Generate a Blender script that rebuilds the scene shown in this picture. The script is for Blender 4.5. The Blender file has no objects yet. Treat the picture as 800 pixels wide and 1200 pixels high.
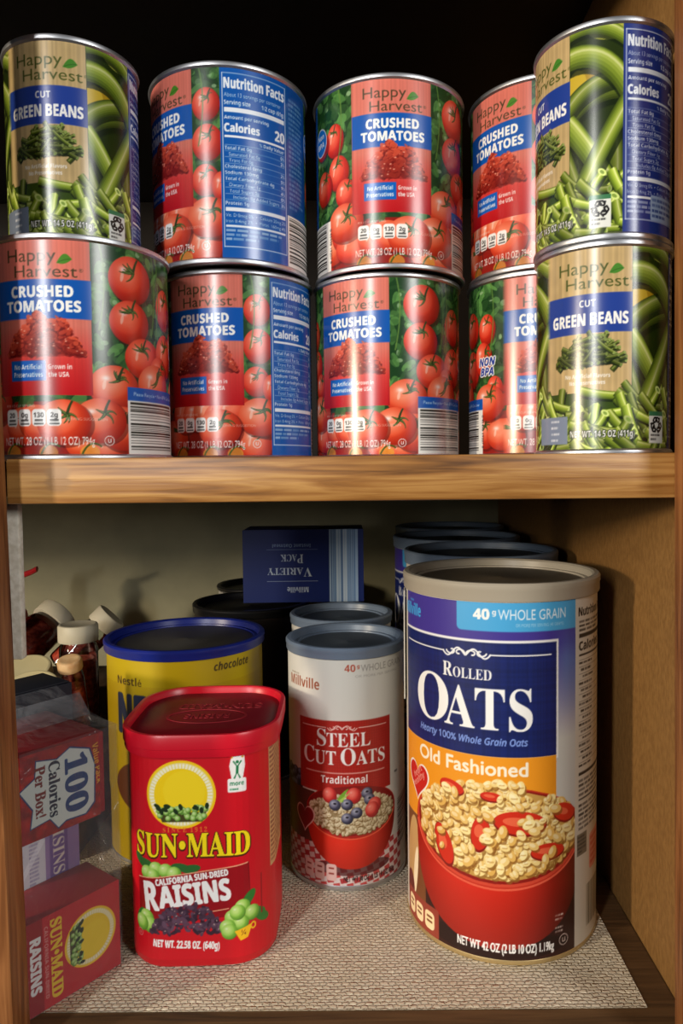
import bpy, bmesh, math, random
import numpy as np
from math import sin, cos, pi, radians, sqrt, atan2
from mathutils import Vector, Matrix
rng = np.random.default_rng(7)
random.seed(7)
# ------------------------------------------------------------------ print artwork (drawn into colour attributes)
def _mp(up, lo, dg=None):
    d = {}
    for i in range(26):
        d[chr(65 + i)] = chr(up + i)
        d[chr(97 + i)] = chr(lo + i)
    if dg:
        for i in range(10):
            d[chr(48 + i)] = chr(dg + i)
    return d
STYLES = {'serif': _mp(0x1D400, 0x1D41A, 0x1D7CE), 'bold': _mp(0x1D5D4, 0x1D5EE, 0x1D7EC),
          'ital': _mp(0x1D608, 0x1D622, 0x1D7E2), 'sans': {}, 'boldital': _mp(0x1D63C, 0x1D656)}
_fonts = {}
_CHARS = "ABCDEFGHIJKLMNOPQRSTUVWXYZabcdefghijklmnopqrstuvwxyz0123456789.,%()/*-•®ⓤ♻éI!¼"
_USED = {'serif': 'ABCDEIKLMNOPRSTUVY0129aelniorsxC!•Pe', 'boldital': 'NOBPAchocolate', 'ital': 'Hearty 10%WholeGrinOtsh'}
def _load(style):
    """outline and advance of every character of a style, read from one block of text (one character and a marker I per line)"""
    mp = STYLES[style]
    I = 'I'
    chars = 'H' + ''.join(dict.fromkeys(_USED.get(style, _CHARS if style == 'sans' else _CHARS.replace('ⓤ♻', ''))))
    cu = bpy.data.curves.new('print_text', 'FONT')
    ob = bpy.data.objects.new('print_text', cu)
    bpy.context.scene.collection.objects.link(ob)
    cu.space_line = 4
    cu.body = '\n'.join([I + I, I + ' ' + I] + [mp.get(ch, ch) + I for ch in chars])
    dg = bpy.context.evaluated_depsgraph_get()
    c2 = ob.evaluated_get(dg).to_curve(dg)
    rows = {}
    for sp in c2.splines:
        pts = []
        bp = sp.bezier_points
        n = len(bp)
        for i in range(n):
            a, b = bp[i], bp[(i + 1) % n]
            q0, q1, q2, q3 = [np.array(v[:2]) for v in (a.co, a.handle_right, b.handle_left, b.co)]
            d = q3 - q0
            bend = abs(d[0] * (q1 - q0)[1] - d[1] * (q1 - q0)[0]) + abs(d[0] * (q2 - q0)[1] - d[1] * (q2 - q0)[0])
            for t in ([0] if bend < 1e-5 else [0, .25, .5, .75]):
                u = 1 - t
                pts.append(u**3 * q0 + 3 * u * u * t * q1 + 3 * u * t * t * q2 + t**3 * q3)
        if pts:
            pts = np.array(pts)
            rows.setdefault(round((-pts[:, 1].mean() + .35) / 4), []).append(pts)
    ob.evaluated_get(dg).to_curve_clear()
    bpy.data.objects.remove(ob); bpy.data.curves.remove(cu)
    x_of = lambda k: rows[k][-1][:, 0].min()
    base = rows[0][0]
    lsb = base[:, 0].min()
    advI = x_of(0) - lsb
    hh = np.concatenate(rows[2][:-1])
    cap = np.ptp(hh[:, 1]); y0 = hh[:, 1].min() + 8
    G = {' ': ([], (x_of(1) - lsb - advI) / cap)}
    for k, ch in enumerate(chars):
        if k + 2 not in rows:
            continue
        adv = (x_of(k + 2) - lsb) / cap
        G[ch] = ([(q - [0, y0 - 4 * (k + 2)]) / cap for q in rows[k + 2][:-1]], adv)
    _fonts[style] = G
_cache = {}
def outlines(txt, style='sans'):
    """closed outlines of a line of text, cap height 1, starting at x=0, and its width"""
    key = (txt, style)
    if key not in _cache:
        if style not in _fonts:
            _load(style)
        x, res = 0., []
        for ch in txt:
            g, adv = _fonts[style].get(ch) or ([], .5)
            res += [q + [x, 0] for q in g]
            x += adv
        if res:
            x0 = min(q[:, 0].min() for q in res)
            res = [q - [x0, 0] for q in res]
        _cache[key] = (res, max([q[:, 0].max() for q in res] or [0]))
    return _cache[key]

def rgb(*c):
    return np.array(c, float) / 255.

def smooth(a, n=1):
    for _ in range(n):
        a = (a + np.roll(a, 1, 0) + np.roll(a, -1, 0)) / 3
        a = (a + np.roll(a, 1, 1) + np.roll(a, -1, 1)) / 3
    return a

def vnoise(h, w, cell, seed=0):
    r = np.random.default_rng(seed)
    gh, gw = int(h / cell) + 3, int(w / cell) + 3
    g = r.random((gh, gw))
    y = np.arange(h) / cell
    x = np.arange(w) / cell
    iy, ix = y.astype(int), x.astype(int)
    fy, fx = y - iy, x - ix
    fy = fy * fy * (3 - 2 * fy); fx = fx * fx * (3 - 2 * fx)
    a = g[np.ix_(iy, ix)]; b = g[np.ix_(iy, ix + 1)]; c = g[np.ix_(iy + 1, ix)]; d = g[np.ix_(iy + 1, ix + 1)]
    fx = fx[None]; fy = fy[:, None]
    return (a * (1 - fx) + b * fx) * (1 - fy) + (c * (1 - fx) + d * fx) * fy

class Canvas:
    """artwork in millimetres, x right, y down"""
    def __init__(s, w, h, ppm, col):
        s.ppm = ppm
        s.W, s.H = int(round(w * ppm)), int(round(h * ppm))
        s.w, s.h = w, h
        s.a = np.ones((s.H, s.W, 3)) * col
        s.clip = None
    def mask(s, polys):
        """coverage of closed outlines (mm)"""
        S = 3
        xs0 = min(p[:, 0].min() for p in polys) * s.ppm; xs1 = max(p[:, 0].max() for p in polys) * s.ppm
        ys0 = min(p[:, 1].min() for p in polys) * s.ppm; ys1 = max(p[:, 1].max() for p in polys) * s.ppm
        X0, X1 = max(0, int(xs0) - 1), min(s.W, int(xs1) + 2)
        Y0, Y1 = max(0, int(ys0) - 1), min(s.H, int(ys1) + 2)
        if X1 <= X0 or Y1 <= Y0:
            return None
        w, h = X1 - X0, Y1 - Y0
        acc = np.zeros((h * S, w + 2))
        A = np.concatenate(polys) * s.ppm - [X0, Y0]
        B = np.concatenate([np.roll(p, -1, 0) for p in polys]) * s.ppm - [X0, Y0]
        up = A[:, 1] > B[:, 1]
        lo = np.where(up[:, None], B, A); hi = np.where(up[:, None], A, B)
        r0 = np.clip(np.ceil(lo[:, 1] * S - .5), 0, h * S).astype(int); r1 = np.clip(np.ceil(hi[:, 1] * S - .5), 0, h * S).astype(int)
        cnt = r1 - r0
        k = np.repeat(np.arange(len(A)), cnt)
        if len(k):
            rows = np.arange(len(k)) - np.repeat(np.cumsum(cnt) - cnt, cnt) + r0[k]
            xx = np.clip(lo[k, 0] + ((rows + .5) / S - lo[k, 1]) / (hi[k, 1] - lo[k, 1]) * (hi[k, 0] - lo[k, 0]), 0, w)
            sg = np.where(up[k], -1., 1.)
            ix = xx.astype(int); fr = xx - ix
            np.add.at(acc, (rows, ix), sg * (1 - fr))
            np.add.at(acc, (rows, ix + 1), sg * fr)
        m = np.clip(np.abs(np.cumsum(acc, 1)[:, :w]), 0, 1)
        return X0, X1, Y0, Y1, m.reshape(h, S, w).mean(1)
    def put(s, mk, col, alpha=1.):
        if mk is None:
            return
        X0, X1, Y0, Y1, m = mk
        m = m * (alpha if np.isscalar(alpha) else alpha[Y0:Y1, X0:X1])
        if s.clip is not None:
            m = m * s.clip[Y0:Y1, X0:X1]
        c = col[Y0:Y1, X0:X1] if getattr(col, 'ndim', 1) == 3 else np.asarray(col)
        s.a[Y0:Y1, X0:X1] += (c - s.a[Y0:Y1, X0:X1]) * m[..., None]
    def poly(s, pts, col, alpha=1.):
        s.put(s.mask([np.array(pts, float)]), col, alpha)
    def rect(s, x0, y0, x1, y1, col, alpha=1.):
        s.poly([(x0, y0), (x1, y0), (x1, y1), (x0, y1)], col, alpha)
    def rrect(s, x0, y0, x1, y1, r, col, alpha=1.):
        p = []
        for cx, cy, a0 in ((x1 - r, y1 - r, 0), (x0 + r, y1 - r, 90), (x0 + r, y0 + r, 180), (x1 - r, y0 + r, 270)):
            for k in range(5):
                t = radians(a0 + 22.5 * k)
                p.append((cx + r * cos(t), cy + r * sin(t)))
        s.poly(p, col, alpha)
    def ell(s, cx, cy, rx, ry, col, rot=0, alpha=1., n=32):
        t = np.linspace(0, 2 * pi, n, endpoint=False)
        x, y = rx * np.cos(t), ry * np.sin(t)
        c, d = cos(radians(rot)), sin(radians(rot))
        s.poly(np.stack([cx + x * c - y * d, cy + x * d + y * c], 1), col, alpha)
    def line(s, pts, w, col, alpha=1., w1=None):
        """stroke along points, width w (tapering to w1)"""
        P = np.array(pts, float)
        d = np.gradient(P, axis=0)
        d /= np.linalg.norm(d, axis=1)[:, None] + 1e-9
        nrm = np.stack([-d[:, 1], d[:, 0]], 1)
        ww = np.linspace(w, w if w1 is None else w1, len(P))[:, None] / 2
        s.poly(np.concatenate([P + nrm * ww, (P - nrm * ww)[::-1]]), col, alpha)
    def curve(s, p0, p1, p2, w, col, alpha=1., w1=None, n=10):
        t = np.linspace(0, 1, n)[:, None]
        p0, p1, p2 = map(np.array, (p0, p1, p2))
        s.line((1 - t)**2 * p0 + 2 * t * (1 - t) * p1 + t * t * p2, w, col, alpha, w1)
    def text(s, txt, x, y, cap, col, style='sans', width=None, anchor='l', bold=0., rot=0, alpha=1., warp=None, slant=0., sp=0.):
        """baseline at y, cap height cap (mm); width forces the line's width; bold fattens by mm"""
        if sp:
            xo, ol = 0, []
            for ch in txt:
                if ch == ' ':
                    xo += .45; continue
                o_, w_ = outlines(ch, style)
                ol += [q + [xo, 0] for q in o_]
                xo += w_ + sp
            wd = xo - sp
        else:
            ol, wd = outlines(txt, style)
        if not ol:
            return
        k = cap if width is None else width / wd
        tot = wd * k
        off = {'l': 0, 'c': -tot / 2, 'r': -tot}[anchor]
        c, d = cos(radians(rot)), sin(radians(rot))
        P = []
        for p in ol:
            X = p[:, 0] * k + off + p[:, 1] * cap * slant; Y = -p[:, 1] * cap
            if warp:
                X, Y = warp(X, Y)
            P.append(np.stack([x + X * c - Y * d, y + X * d + Y * c], 1))
        mk = s.mask(P)
        if bold and mk is not None:
            for dx, dy in ((1, 0), (-1, 0), (0, 1), (0, -1)) if bold < .3 else ((1, 0), (-1, 0), (0, 1), (0, -1), (.7, .7), (-.7, .7), (.7, -.7), (-.7, -.7)):
                s.put(s.mask([q + [bold * dx, bold * dy] for q in P]), col, alpha)
        s.put(mk, col, alpha)
    def ball(s, cx, cy, rx, ry, dark, mid, light, rot=0, hx=-.35, hy=-.4, spec=.7, k=1.):
        """a printed round fruit: dark rim, light side, small gleam"""
        X0, X1 = max(0, int((cx - rx * 1.3) * s.ppm)), min(s.W, int((cx + rx * 1.3) * s.ppm) + 1)
        Y0, Y1 = max(0, int((cy - ry * 1.3) * s.ppm)), min(s.H, int((cy + ry * 1.3) * s.ppm) + 1)
        if X1 <= X0 or Y1 <= Y0:
            return
        xx = ((np.arange(X0, X1) + .5) / s.ppm - cx)[None]; yy = ((np.arange(Y0, Y1) + .5) / s.ppm - cy)[:, None]
        c, d = cos(radians(rot)), sin(radians(rot))
        u = (xx * c + yy * d) / rx; v = (-xx * d + yy * c) / ry
        r = np.sqrt(u * u + v * v)
        aa = np.clip((1 - r) * min(rx, ry) * s.ppm + .5, 0, 1)
        g = np.sqrt((u - hx * .7)**2 + (v - hy * .7)**2)
        t1 = np.clip(1.25 - g * .85, 0, 1)[..., None]
        col = dark + (mid - dark) * np.clip(t1 * 1.6, 0, 1) + (light - mid) * np.clip(t1 * 2 - 1, 0, 1)
        sp = np.exp(-(((u - hx) / .16)**2 + ((v - hy) / .12)**2)) * spec
        col = col + (1 - col) * sp[..., None]
        m = aa * k
        if s.clip is not None:
            m = m * s.clip[Y0:Y1, X0:X1]
        s.a[Y0:Y1, X0:X1] += (col - s.a[Y0:Y1, X0:X1]) * m[..., None]
    def clipbox(s, x0=None, y0=None, x1=None, y1=None):
        if x0 is None:
            s.clip = None; return
        m = s.mask([np.array([(x0, y0), (x1, y0), (x1, y1), (x0, y1)], float)])
        s.clip = np.zeros((s.H, s.W))
        s.clip[m[2]:m[3], m[0]:m[1]] = m[4]
    def tiny(s, x0, y0, x1, y1, n, col, seed=0, alpha=.8, fill=.85):
        """rows of small print too small to read: word-long strokes"""
        r = random.Random(seed)
        lh = (y1 - y0) / n
        for i in range(n):
            x = x0; e = x0 + (x1 - x0) * (1 if i < n - 1 else .6) * r.uniform(.8, 1)
            while x < e:
                w = min(r.uniform(.08, .2) * (x1 - x0), e - x)
                s.rect(x, y0 + i * lh + lh * .2, x + w * fill, y0 + i * lh + lh * .75, col, alpha * r.uniform(.55, 1))
                x += w
WHITE = rgb(244, 242, 238); BLACK = rgb(22, 20, 20)
# --- tomato can wrapper: 313 mm round, 112 mm high
def leaves_bg(c, x0, y0, x1, y1, seed):
    r = random.Random(seed)
    c.rect(x0, y0, x1, y1, rgb(24, 60, 26))
    for i in range(int((x1 - x0) * (y1 - y0) / 16)):
        x, y = r.uniform(x0, x1), r.uniform(y0, y1)
        g = r.random()
        col = rgb(16, 44, 20) * (1 - g) + rgb(110, 168, 84) * g
        c.ell(x, y, r.uniform(1.5, 6), r.uniform(.9, 3.4), col, r.uniform(0, 180), r.uniform(.35, .85), n=12)
        if r.random() < .06:
            c.ell(x, y, r.uniform(1, 2.4), r.uniform(1, 2), rgb(176, 206, 160), 0, .6, n=12)
def calyx(c, x, y, s, seed):
    r = random.Random(seed)
    for k in range(6):
        a = r.uniform(0, 2 * pi); L = s * r.uniform(.6, 1.1)
        c.curve((x, y), (x + L * .6 * cos(a), y + L * .6 * sin(a) - s * .15), (x + L * cos(a + .5), y + L * .8 * sin(a + .5)), s * .24, rgb(40, 62, 22), 1, s * .04)
        c.curve((x, y), (x + L * .6 * cos(a), y + L * .6 * sin(a) - s * .18), (x + L * .9 * cos(a + .5), y + L * .7 * sin(a + .5)), s * .09, rgb(120, 140, 66), .8, s * .02)
    c.curve((x, y), (x + s * .1, y - s * .5), (x + s * .35, y - s * .9), s * .2, rgb(46, 60, 26), 1, s * .14)
def tomato(c, x, y, rx, ry, seed, cal=True, warm=0.):
    c.ell(x + rx * .08, y + ry * .1, rx * 1.05, ry * 1.04, rgb(70, 12, 8), 0, .5)
    c.ball(x, y, rx, ry, rgb(120 + 40 * warm, 12 + 14 * warm, 8), rgb(212 + 14 * warm, 44 + 44 * warm, 26 + 16 * warm), rgb(242, 104 + 60 * warm, 76 + 50 * warm), spec=.75)
    c.ell(x - rx * .42, y - ry * .1, rx * .07, ry * .22, rgb(255, 230, 214), 12, .5)
    if cal:
        r = random.Random(seed)
        calyx(c, x + rx * r.uniform(-.1, .35), y - ry * r.uniform(.25, .55), min(rx, ry) * .62, seed)
def nutrition(c, x0, w, h, bg, cal, y0=3, full=True):
    """blue panel of white nutrition facts"""
    c.rect(x0, 0, x0 + w, h, bg)
    L, R = x0 + 2.4, x0 + w - 2.2
    wh = rgb(226, 232, 240)
    for a in ((x0 + 1.2, y0, x0 + w - 1, y0 + .5), (x0 + 1.2, h - 7, x0 + w - 1, h - 6.5), (x0 + 1.2, y0, x0 + 1.7, h - 6.5), (x0 + w - 1.5, y0, x0 + w - 1, h - 6.5)):
        c.rect(*a, wh, .8)
    k = (h - 6) / 106.
    Y = lambda v: y0 + (v - 3) * k
    c.text('Nutrition Facts', L, Y(12), 6 * k, wh, 'bold', width=R - L, bold=.12)
    c.text('About 13 servings per container', L, Y(17), 2.4 * k, wh, width=(R - L) * .93, alpha=.8)
    c.text('Serving size', L, Y(21.5), 2.5 * k, wh, 'bold', width=(R - L) * .4); c.text('1/2 cup (61g)', R, Y(21.5), 2.5 * k, wh, 'bold', anchor='r', width=(R - L) * .42)
    c.rect(L, Y(23.4), R, Y(26), wh)
    c.text('Amount per serving', L, Y(30), 2 * k, wh, 'bold')
    c.text('Calories', L, Y(37.5), 4.8 * k, wh, 'bold', width=(R - L) * .54, bold=.1); c.text(cal, R, Y(37.5), 6 * k, wh, 'bold', anchor='r', width=(R - L) * .19, bold=.1)
    c.rect(L, Y(39.6), R, Y(40.8), wh)
    c.text('% Daily Value*', R, Y(44), 1.9 * k, wh, 'bold', anchor='r')
    rows = [('Total Fat 0g', 0), ('Saturated Fat 0g', 1), ('Trans Fat 0g', 1), ('Cholesterol 0mg', 0), ('Sodium 130mg', 0), ('Total Carbohydrate 4g', 0), ('Dietary Fiber 1g', 1), ('Total Sugars 2g', 1), ('Includes 0g Added Sugars', 2), ('Protein 1g', 0)]
    for i, (t, ind) in enumerate(rows):
        y = Y(48 + i * 3.6)
        c.rect(L, y - 3 * k, R, y - 2.75 * k, wh, .6)
        c.text(t, L + ind * 2.4, y, 2.0 * k, wh, 'sans' if ind else 'bold', alpha=.9)
        if i < 9 and i != 2:
            c.text('%d%%' % (i * 3 % 7), R, y, 2.0 * k, wh, 'bold', anchor='r')
    c.rect(L, Y(82), R, Y(84.2), wh)
    c.text('Vit. D 0mcg 0%  •  Calcium 20mg 2%', L, Y(87.5), 1.9 * k, wh, width=R - L, alpha=.85)
    c.text('Iron 0.4mg 2%  •  Potas. 160mg 4%', L, Y(91), 1.9 * k, wh, width=R - L, alpha=.85)
    c.rect(L, Y(92.4), R, Y(93.6), wh)
    c.tiny(L, Y(94.4), R, Y(102), 3, wh, 5, .6)
def barcode(c, x0, y0, x1, y1, seed):
    c.rect(x0, y0, x1, y1, rgb(232, 228, 222))
    r = random.Random(seed)
    y = y0 + 1.2
    while y < y1 - 3:
        t = r.choice((.4, .5, .8, 1.2))
        c.rect(x0 + 1.5, y, x1 - 5, y + t, BLACK)
        y += t + r.choice((.45, .6, .9, 1.3))
    c.text('0 41498 19207 8', x1 - 1, (y0 + y1) / 2, 2.2, BLACK, rot=90, anchor='c')
def facts_icons(c, x0, y0, n=4, w=7.4, h=9):
    for i in range(n):
        x = x0 + i * (w + .8)
        c.rrect(x, y0, x + w, y0 + h, 2, WHITE)
        c.text(('20', '0g', '130', '2g')[i % 4], x + w / 2, y0 + 4.4, 2.5, BLACK, 'bold', anchor='c')
        c.rect(x + 1.4, y0 + 5.4, x + w - 1.4, y0 + 6.5, BLACK, .7)
        c.rect(x + 1, y0 + h - 1.7, x + w - 1, y0 + h - .7, rgb(60, 60, 60), .8)
def happy(c, x, y, s, col, leaf):
    """two-line wordmark, cap height s"""
    c.text('Happy', x, y, s * 1.08, col, width=s * 4.5)
    c.text('Harvest', x + s * .72, y + s * 1.32, s, col, width=s * 5.5)
    c.text('®', x + s * 6.35, y + s * .85, s * .3, col)
    lx, ly = x + s * 5.15, y - s * .2
    t = np.linspace(0, 1, 14)
    up = np.stack([lx - s * .62 + t * s * 1.3, ly + s * .35 - np.sin(t * pi) * s * .62 - t * s * .35], 1)
    dn = np.stack([lx - s * .62 + t * s * 1.3, ly + s * .35 + np.sin(t * pi) * s * .22 - t * s * .35], 1)
    c.poly(np.concatenate([up, dn[::-1]]), leaf)
    c.curve((lx - s * .5, ly + s * .3), (lx, ly + s * .02), (lx + s * .55, ly - s * .02), .35, leaf * .7)
def tomato_front(c, x0, seed):
    w = 52.2
    X0, X1 = max(0, int(x0 * c.ppm)), int((x0 + w) * c.ppm)
    H = int(81 * c.ppm)
    yy = np.arange(H) / c.ppm
    top, mid, low = rgb(212, 114, 98), rgb(206, 58, 52), rgb(182, 18, 26)
    t = np.clip((yy - 44) / 18, 0, 1)[:, None]; t2 = np.clip((yy - 60) / 20, 0, 1)[:, None]
    g = top * (1 - t) + mid * t
    g = g * (1 - t2) + low * t2
    img = np.repeat(g[:, None, :], X1 - X0, 1)
    weave = vnoise(1, X1 - X0, 2.2, 3)[0][None, :, None]
    img = img * (1 + (weave - .5) * .1 * (1 - t2[:, None]))
    edge = np.clip(np.minimum(np.arange(X1 - X0), np.arange(X1 - X0)[::-1]) / c.ppm / 1.2, 0, 1)[None, :, None]
    c.a[:H, X0:X1] = img * edge + c.a[:H, X0:X1] * (1 - edge) * .0 + img * (1 - edge) * .9
    happy(c, x0 + 7.6, 11.3, 6.1, rgb(74, 62, 40), rgb(74, 130, 40))
    c.rect(x0, 20.6, x0 + w, 41, rgb(10, 84, 172))
    c.text('CRUSHED', x0 + w / 2 + .3, 29.6, 5.6, WHITE, 'bold', width=33.5, anchor='c', bold=.12)
    c.text('TOMATOES', x0 + w / 2 + .5, 37.2, 5.6, WHITE, 'bold', width=40.5, anchor='c', bold=.12)
    r = random.Random(seed)
    c.ell(x0 + 27, 58.5, 19, 2.4, rgb(120, 24, 20), 0, .5)
    for i in range(420):
        u = r.uniform(-1, 1); v = r.random()
        hgt = 19.5 * (1 - abs(u)**2.6) * (1 - .12 * sin(u * 9))
        x, y = x0 + 27.5 + u * 19.5, 59 - v * hgt
        lit = v * .75 + .3 * r.random()
        col = rgb(112, 16, 14) * (1 - lit) + rgb(226, 92, 62) * lit
        c.ell(x, y + .5, r.uniform(1.4, 3.2), r.uniform(.8, 1.6), rgb(96, 12, 12), r.uniform(-50, 50), .5, n=10); c.ell(x, y, r.uniform(1.2, 3.0), r.uniform(.7, 1.6), col, r.uniform(-50, 50), .85, n=10)
        if r.random() < .3:
            c.ell(x, y - .3, .7, .35, rgb(246, 176, 150), 0, .8, n=8)
    c.rect(x0 + 8, 62.6, x0 + 28.4, 73.2, rgb(12, 94, 184))
    c.text('No Artificial', x0 + 18.2, 67.2, 2.5, WHITE, 'bold', anchor='c', width=16); c.text('Preservatives', x0 + 18.2, 71.2, 2.5, WHITE, 'bold', anchor='c', width=17)
    c.text('Grown in', x0 + 29.6, 67.2, 2.5, WHITE, 'bold', width=12); c.text('the USA', x0 + 29.6, 71.2, 2.5, WHITE, 'bold', width=10.5)
    facts_icons(c, x0 + 3.6, 88)
    c.text('PER 1/2 CUP SERVING', x0 + 3.6, 86.8, 1.3, WHITE, alpha=.8)
    c.text('NET WT. 28 OZ (1 LB 12 OZ) 794g', x0 + 2, 107, 4.2, WHITE, width=50)
    c.text('ⓤ', x0 + 57, 107, 4.4, WHITE)
    c.text('SERVING SUGGESTION', x0 + 38, 94, 1.4, WHITE, alpha=.6)
def tomato_label():
    c = Canvas(313, 112, 2.4, rgb(140, 24, 16))
    leaves_bg(c, 0, 0, 313, 84, 1)
    F1, T1, NU, BA, T2, F2, T3, BB, T4 = 0, 52.2, 69.6, 114, 157.4, 176.5, 228.7, 247, 294.8
    r = random.Random(5)
    for x, y, rx, ry in ((61, 21.5, 8.6, 9.8), (61.5, 44, 9.6, 11), (60, 66, 8.6, 9.5), (70, 70, 6, 9),
                         (162, 31, 8, 10.5), (165, 52, 9, 11), (150, 58, 9, 11), (148, 30, 8, 9), (171, 66, 8, 9),
                         (251, 17, 13.5, 13), (250, 40, 12.5, 12), (259, 59, 13, 11.5), (280, 28, 10, 12), (280, 55, 11, 13), (272, 66, 9, 10), (299, 30, 8, 10), (295, 49, 9, 11), (306, 70, 7, 9)):
        tomato(c, x, y, rx, ry, int(x), True, .1)
    for s_ in range(6):
        x = (57, 166, 266, 270, 303, 233)[s_]
        c.curve((x, 0), (x + 5, 20), (x - 1, 46), .9, rgb(96, 132, 58), .8)
    # a bank of tomatoes along the bottom
    for i in range(34):
        x = i * 9.4 + r.uniform(-3, 3); y = r.uniform(84, 108)
        tomato(c, x, y, r.uniform(9, 14), r.uniform(9, 13), i, i % 2 == 0, r.uniform(.1, .8))
    for x, y in ((62, 88), (240, 76), (244, 98), (268, 73), (300, 78), (170, 84), (232, 94), (36, 95), (213, 95)):
        tomato(c, x, y, 14, 12, int(x * 3), False, .55)
        calyx(c, x + 2, y - 4, 8, int(x))
    for x in (8, 30, 46, 184, 205, 226):
        c.ell(x, 111, 5, 4, rgb(226, 176, 60), 0, .6); c.curve((x - 4, 112), (x, 103), (x + 6, 108), 1, rgb(70, 84, 24))
    nutrition(c, NU, 44.4, 112, rgb(14, 84, 166), '20')
    c.rect(BA, 0, BA + 25, 80, rgb(16, 74, 150)); c.tiny(BA + 2, 7, BA + 20, 76, 24, rgb(150, 190, 226), 8, .55)
    barcode(c, BA, 80, BA + 43.4, 112, 3)
    c.ell(146, 27, 8, 9, WHITE); c.ell(146, 27, 7.4, 8.4, rgb(24, 112, 196))
    c.text('Non', 146, 25, 3.2, WHITE, 'bold', anchor='c'); c.text('BPA', 146, 30.5, 3.6, WHITE, 'bold', anchor='c')
    barcode(c, BB, 82, BB + 47.8, 112, 9)
    c.rect(BB, 75, BB + 47.8, 82.4, rgb(20, 84, 172))
    c.text('Please Recycle • Non-BPA Can Liner', BB + 24, 79.6, 2, rgb(200, 220, 240), anchor='c', width=40)
    for t, y in (('NON', 53.5), ('BPA', 60)):
        c.text(t, 299, y, 5, WHITE, 'boldital', anchor='c', bold=.8); c.text(t, 299, y, 5, rgb(30, 60, 150), 'boldital', anchor='c', bold=.1)
    tomato_front(c, F1, 11); tomato_front(c, F2, 12)
    return c
# --- green bean wrapper: 229 mm round, 106 mm high
def bean(c, p0, p1, p2, w, lit=1., n=14, soft=True):
    p0, p1, p2 = map(lambda v: np.array(v, float), (p0, p1, p2))
    c.curve(p0 + [.1 * w, .22 * w], p1 + [.1 * w, .22 * w], p2 + [.1 * w, .22 * w], w * 1.15, rgb(16, 28, 6), .75, w, n)
    lv = ((0, 1., rgb(68, 84, 20), 1.), (.05, .84, rgb(92, 112, 28), .9), (.1, .66, rgb(118, 138, 40), .9), (.15, .46, rgb(142, 160, 56), .8), (.2, .28, rgb(170, 184, 86), .7), (.23, .1, rgb(212, 216, 150), .7))
    for sh, k, col, al in lv if soft else lv[::2] + lv[-1:]:
        o = np.array([w * sh * .6, -w * sh])
        c.curve(p0 + o, p1 + o, p2 + o, w * k, np.clip(col * lit, 0, 1), al, w * k * .86, n)
def cut_bean(c, x, y, L, w, a, lit):
    d = np.array([cos(a), sin(a)]); q = np.array([-d[1], d[0]]); p = np.array([x, y])
    bean(c, p - d * L / 2, p + q * L * .08, p + d * L / 2, w, lit, 6, w > 3)
    e = p + d * L / 2
    c.ell(e[0], e[1], w * .3, w * .48, np.clip(rgb(186, 200, 116) * lit, 0, 1), math.degrees(a), 1, 14)
    c.ell(e[0], e[1], w * .16, w * .26, rgb(112, 140, 50), math.degrees(a), .8, 10)
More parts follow.
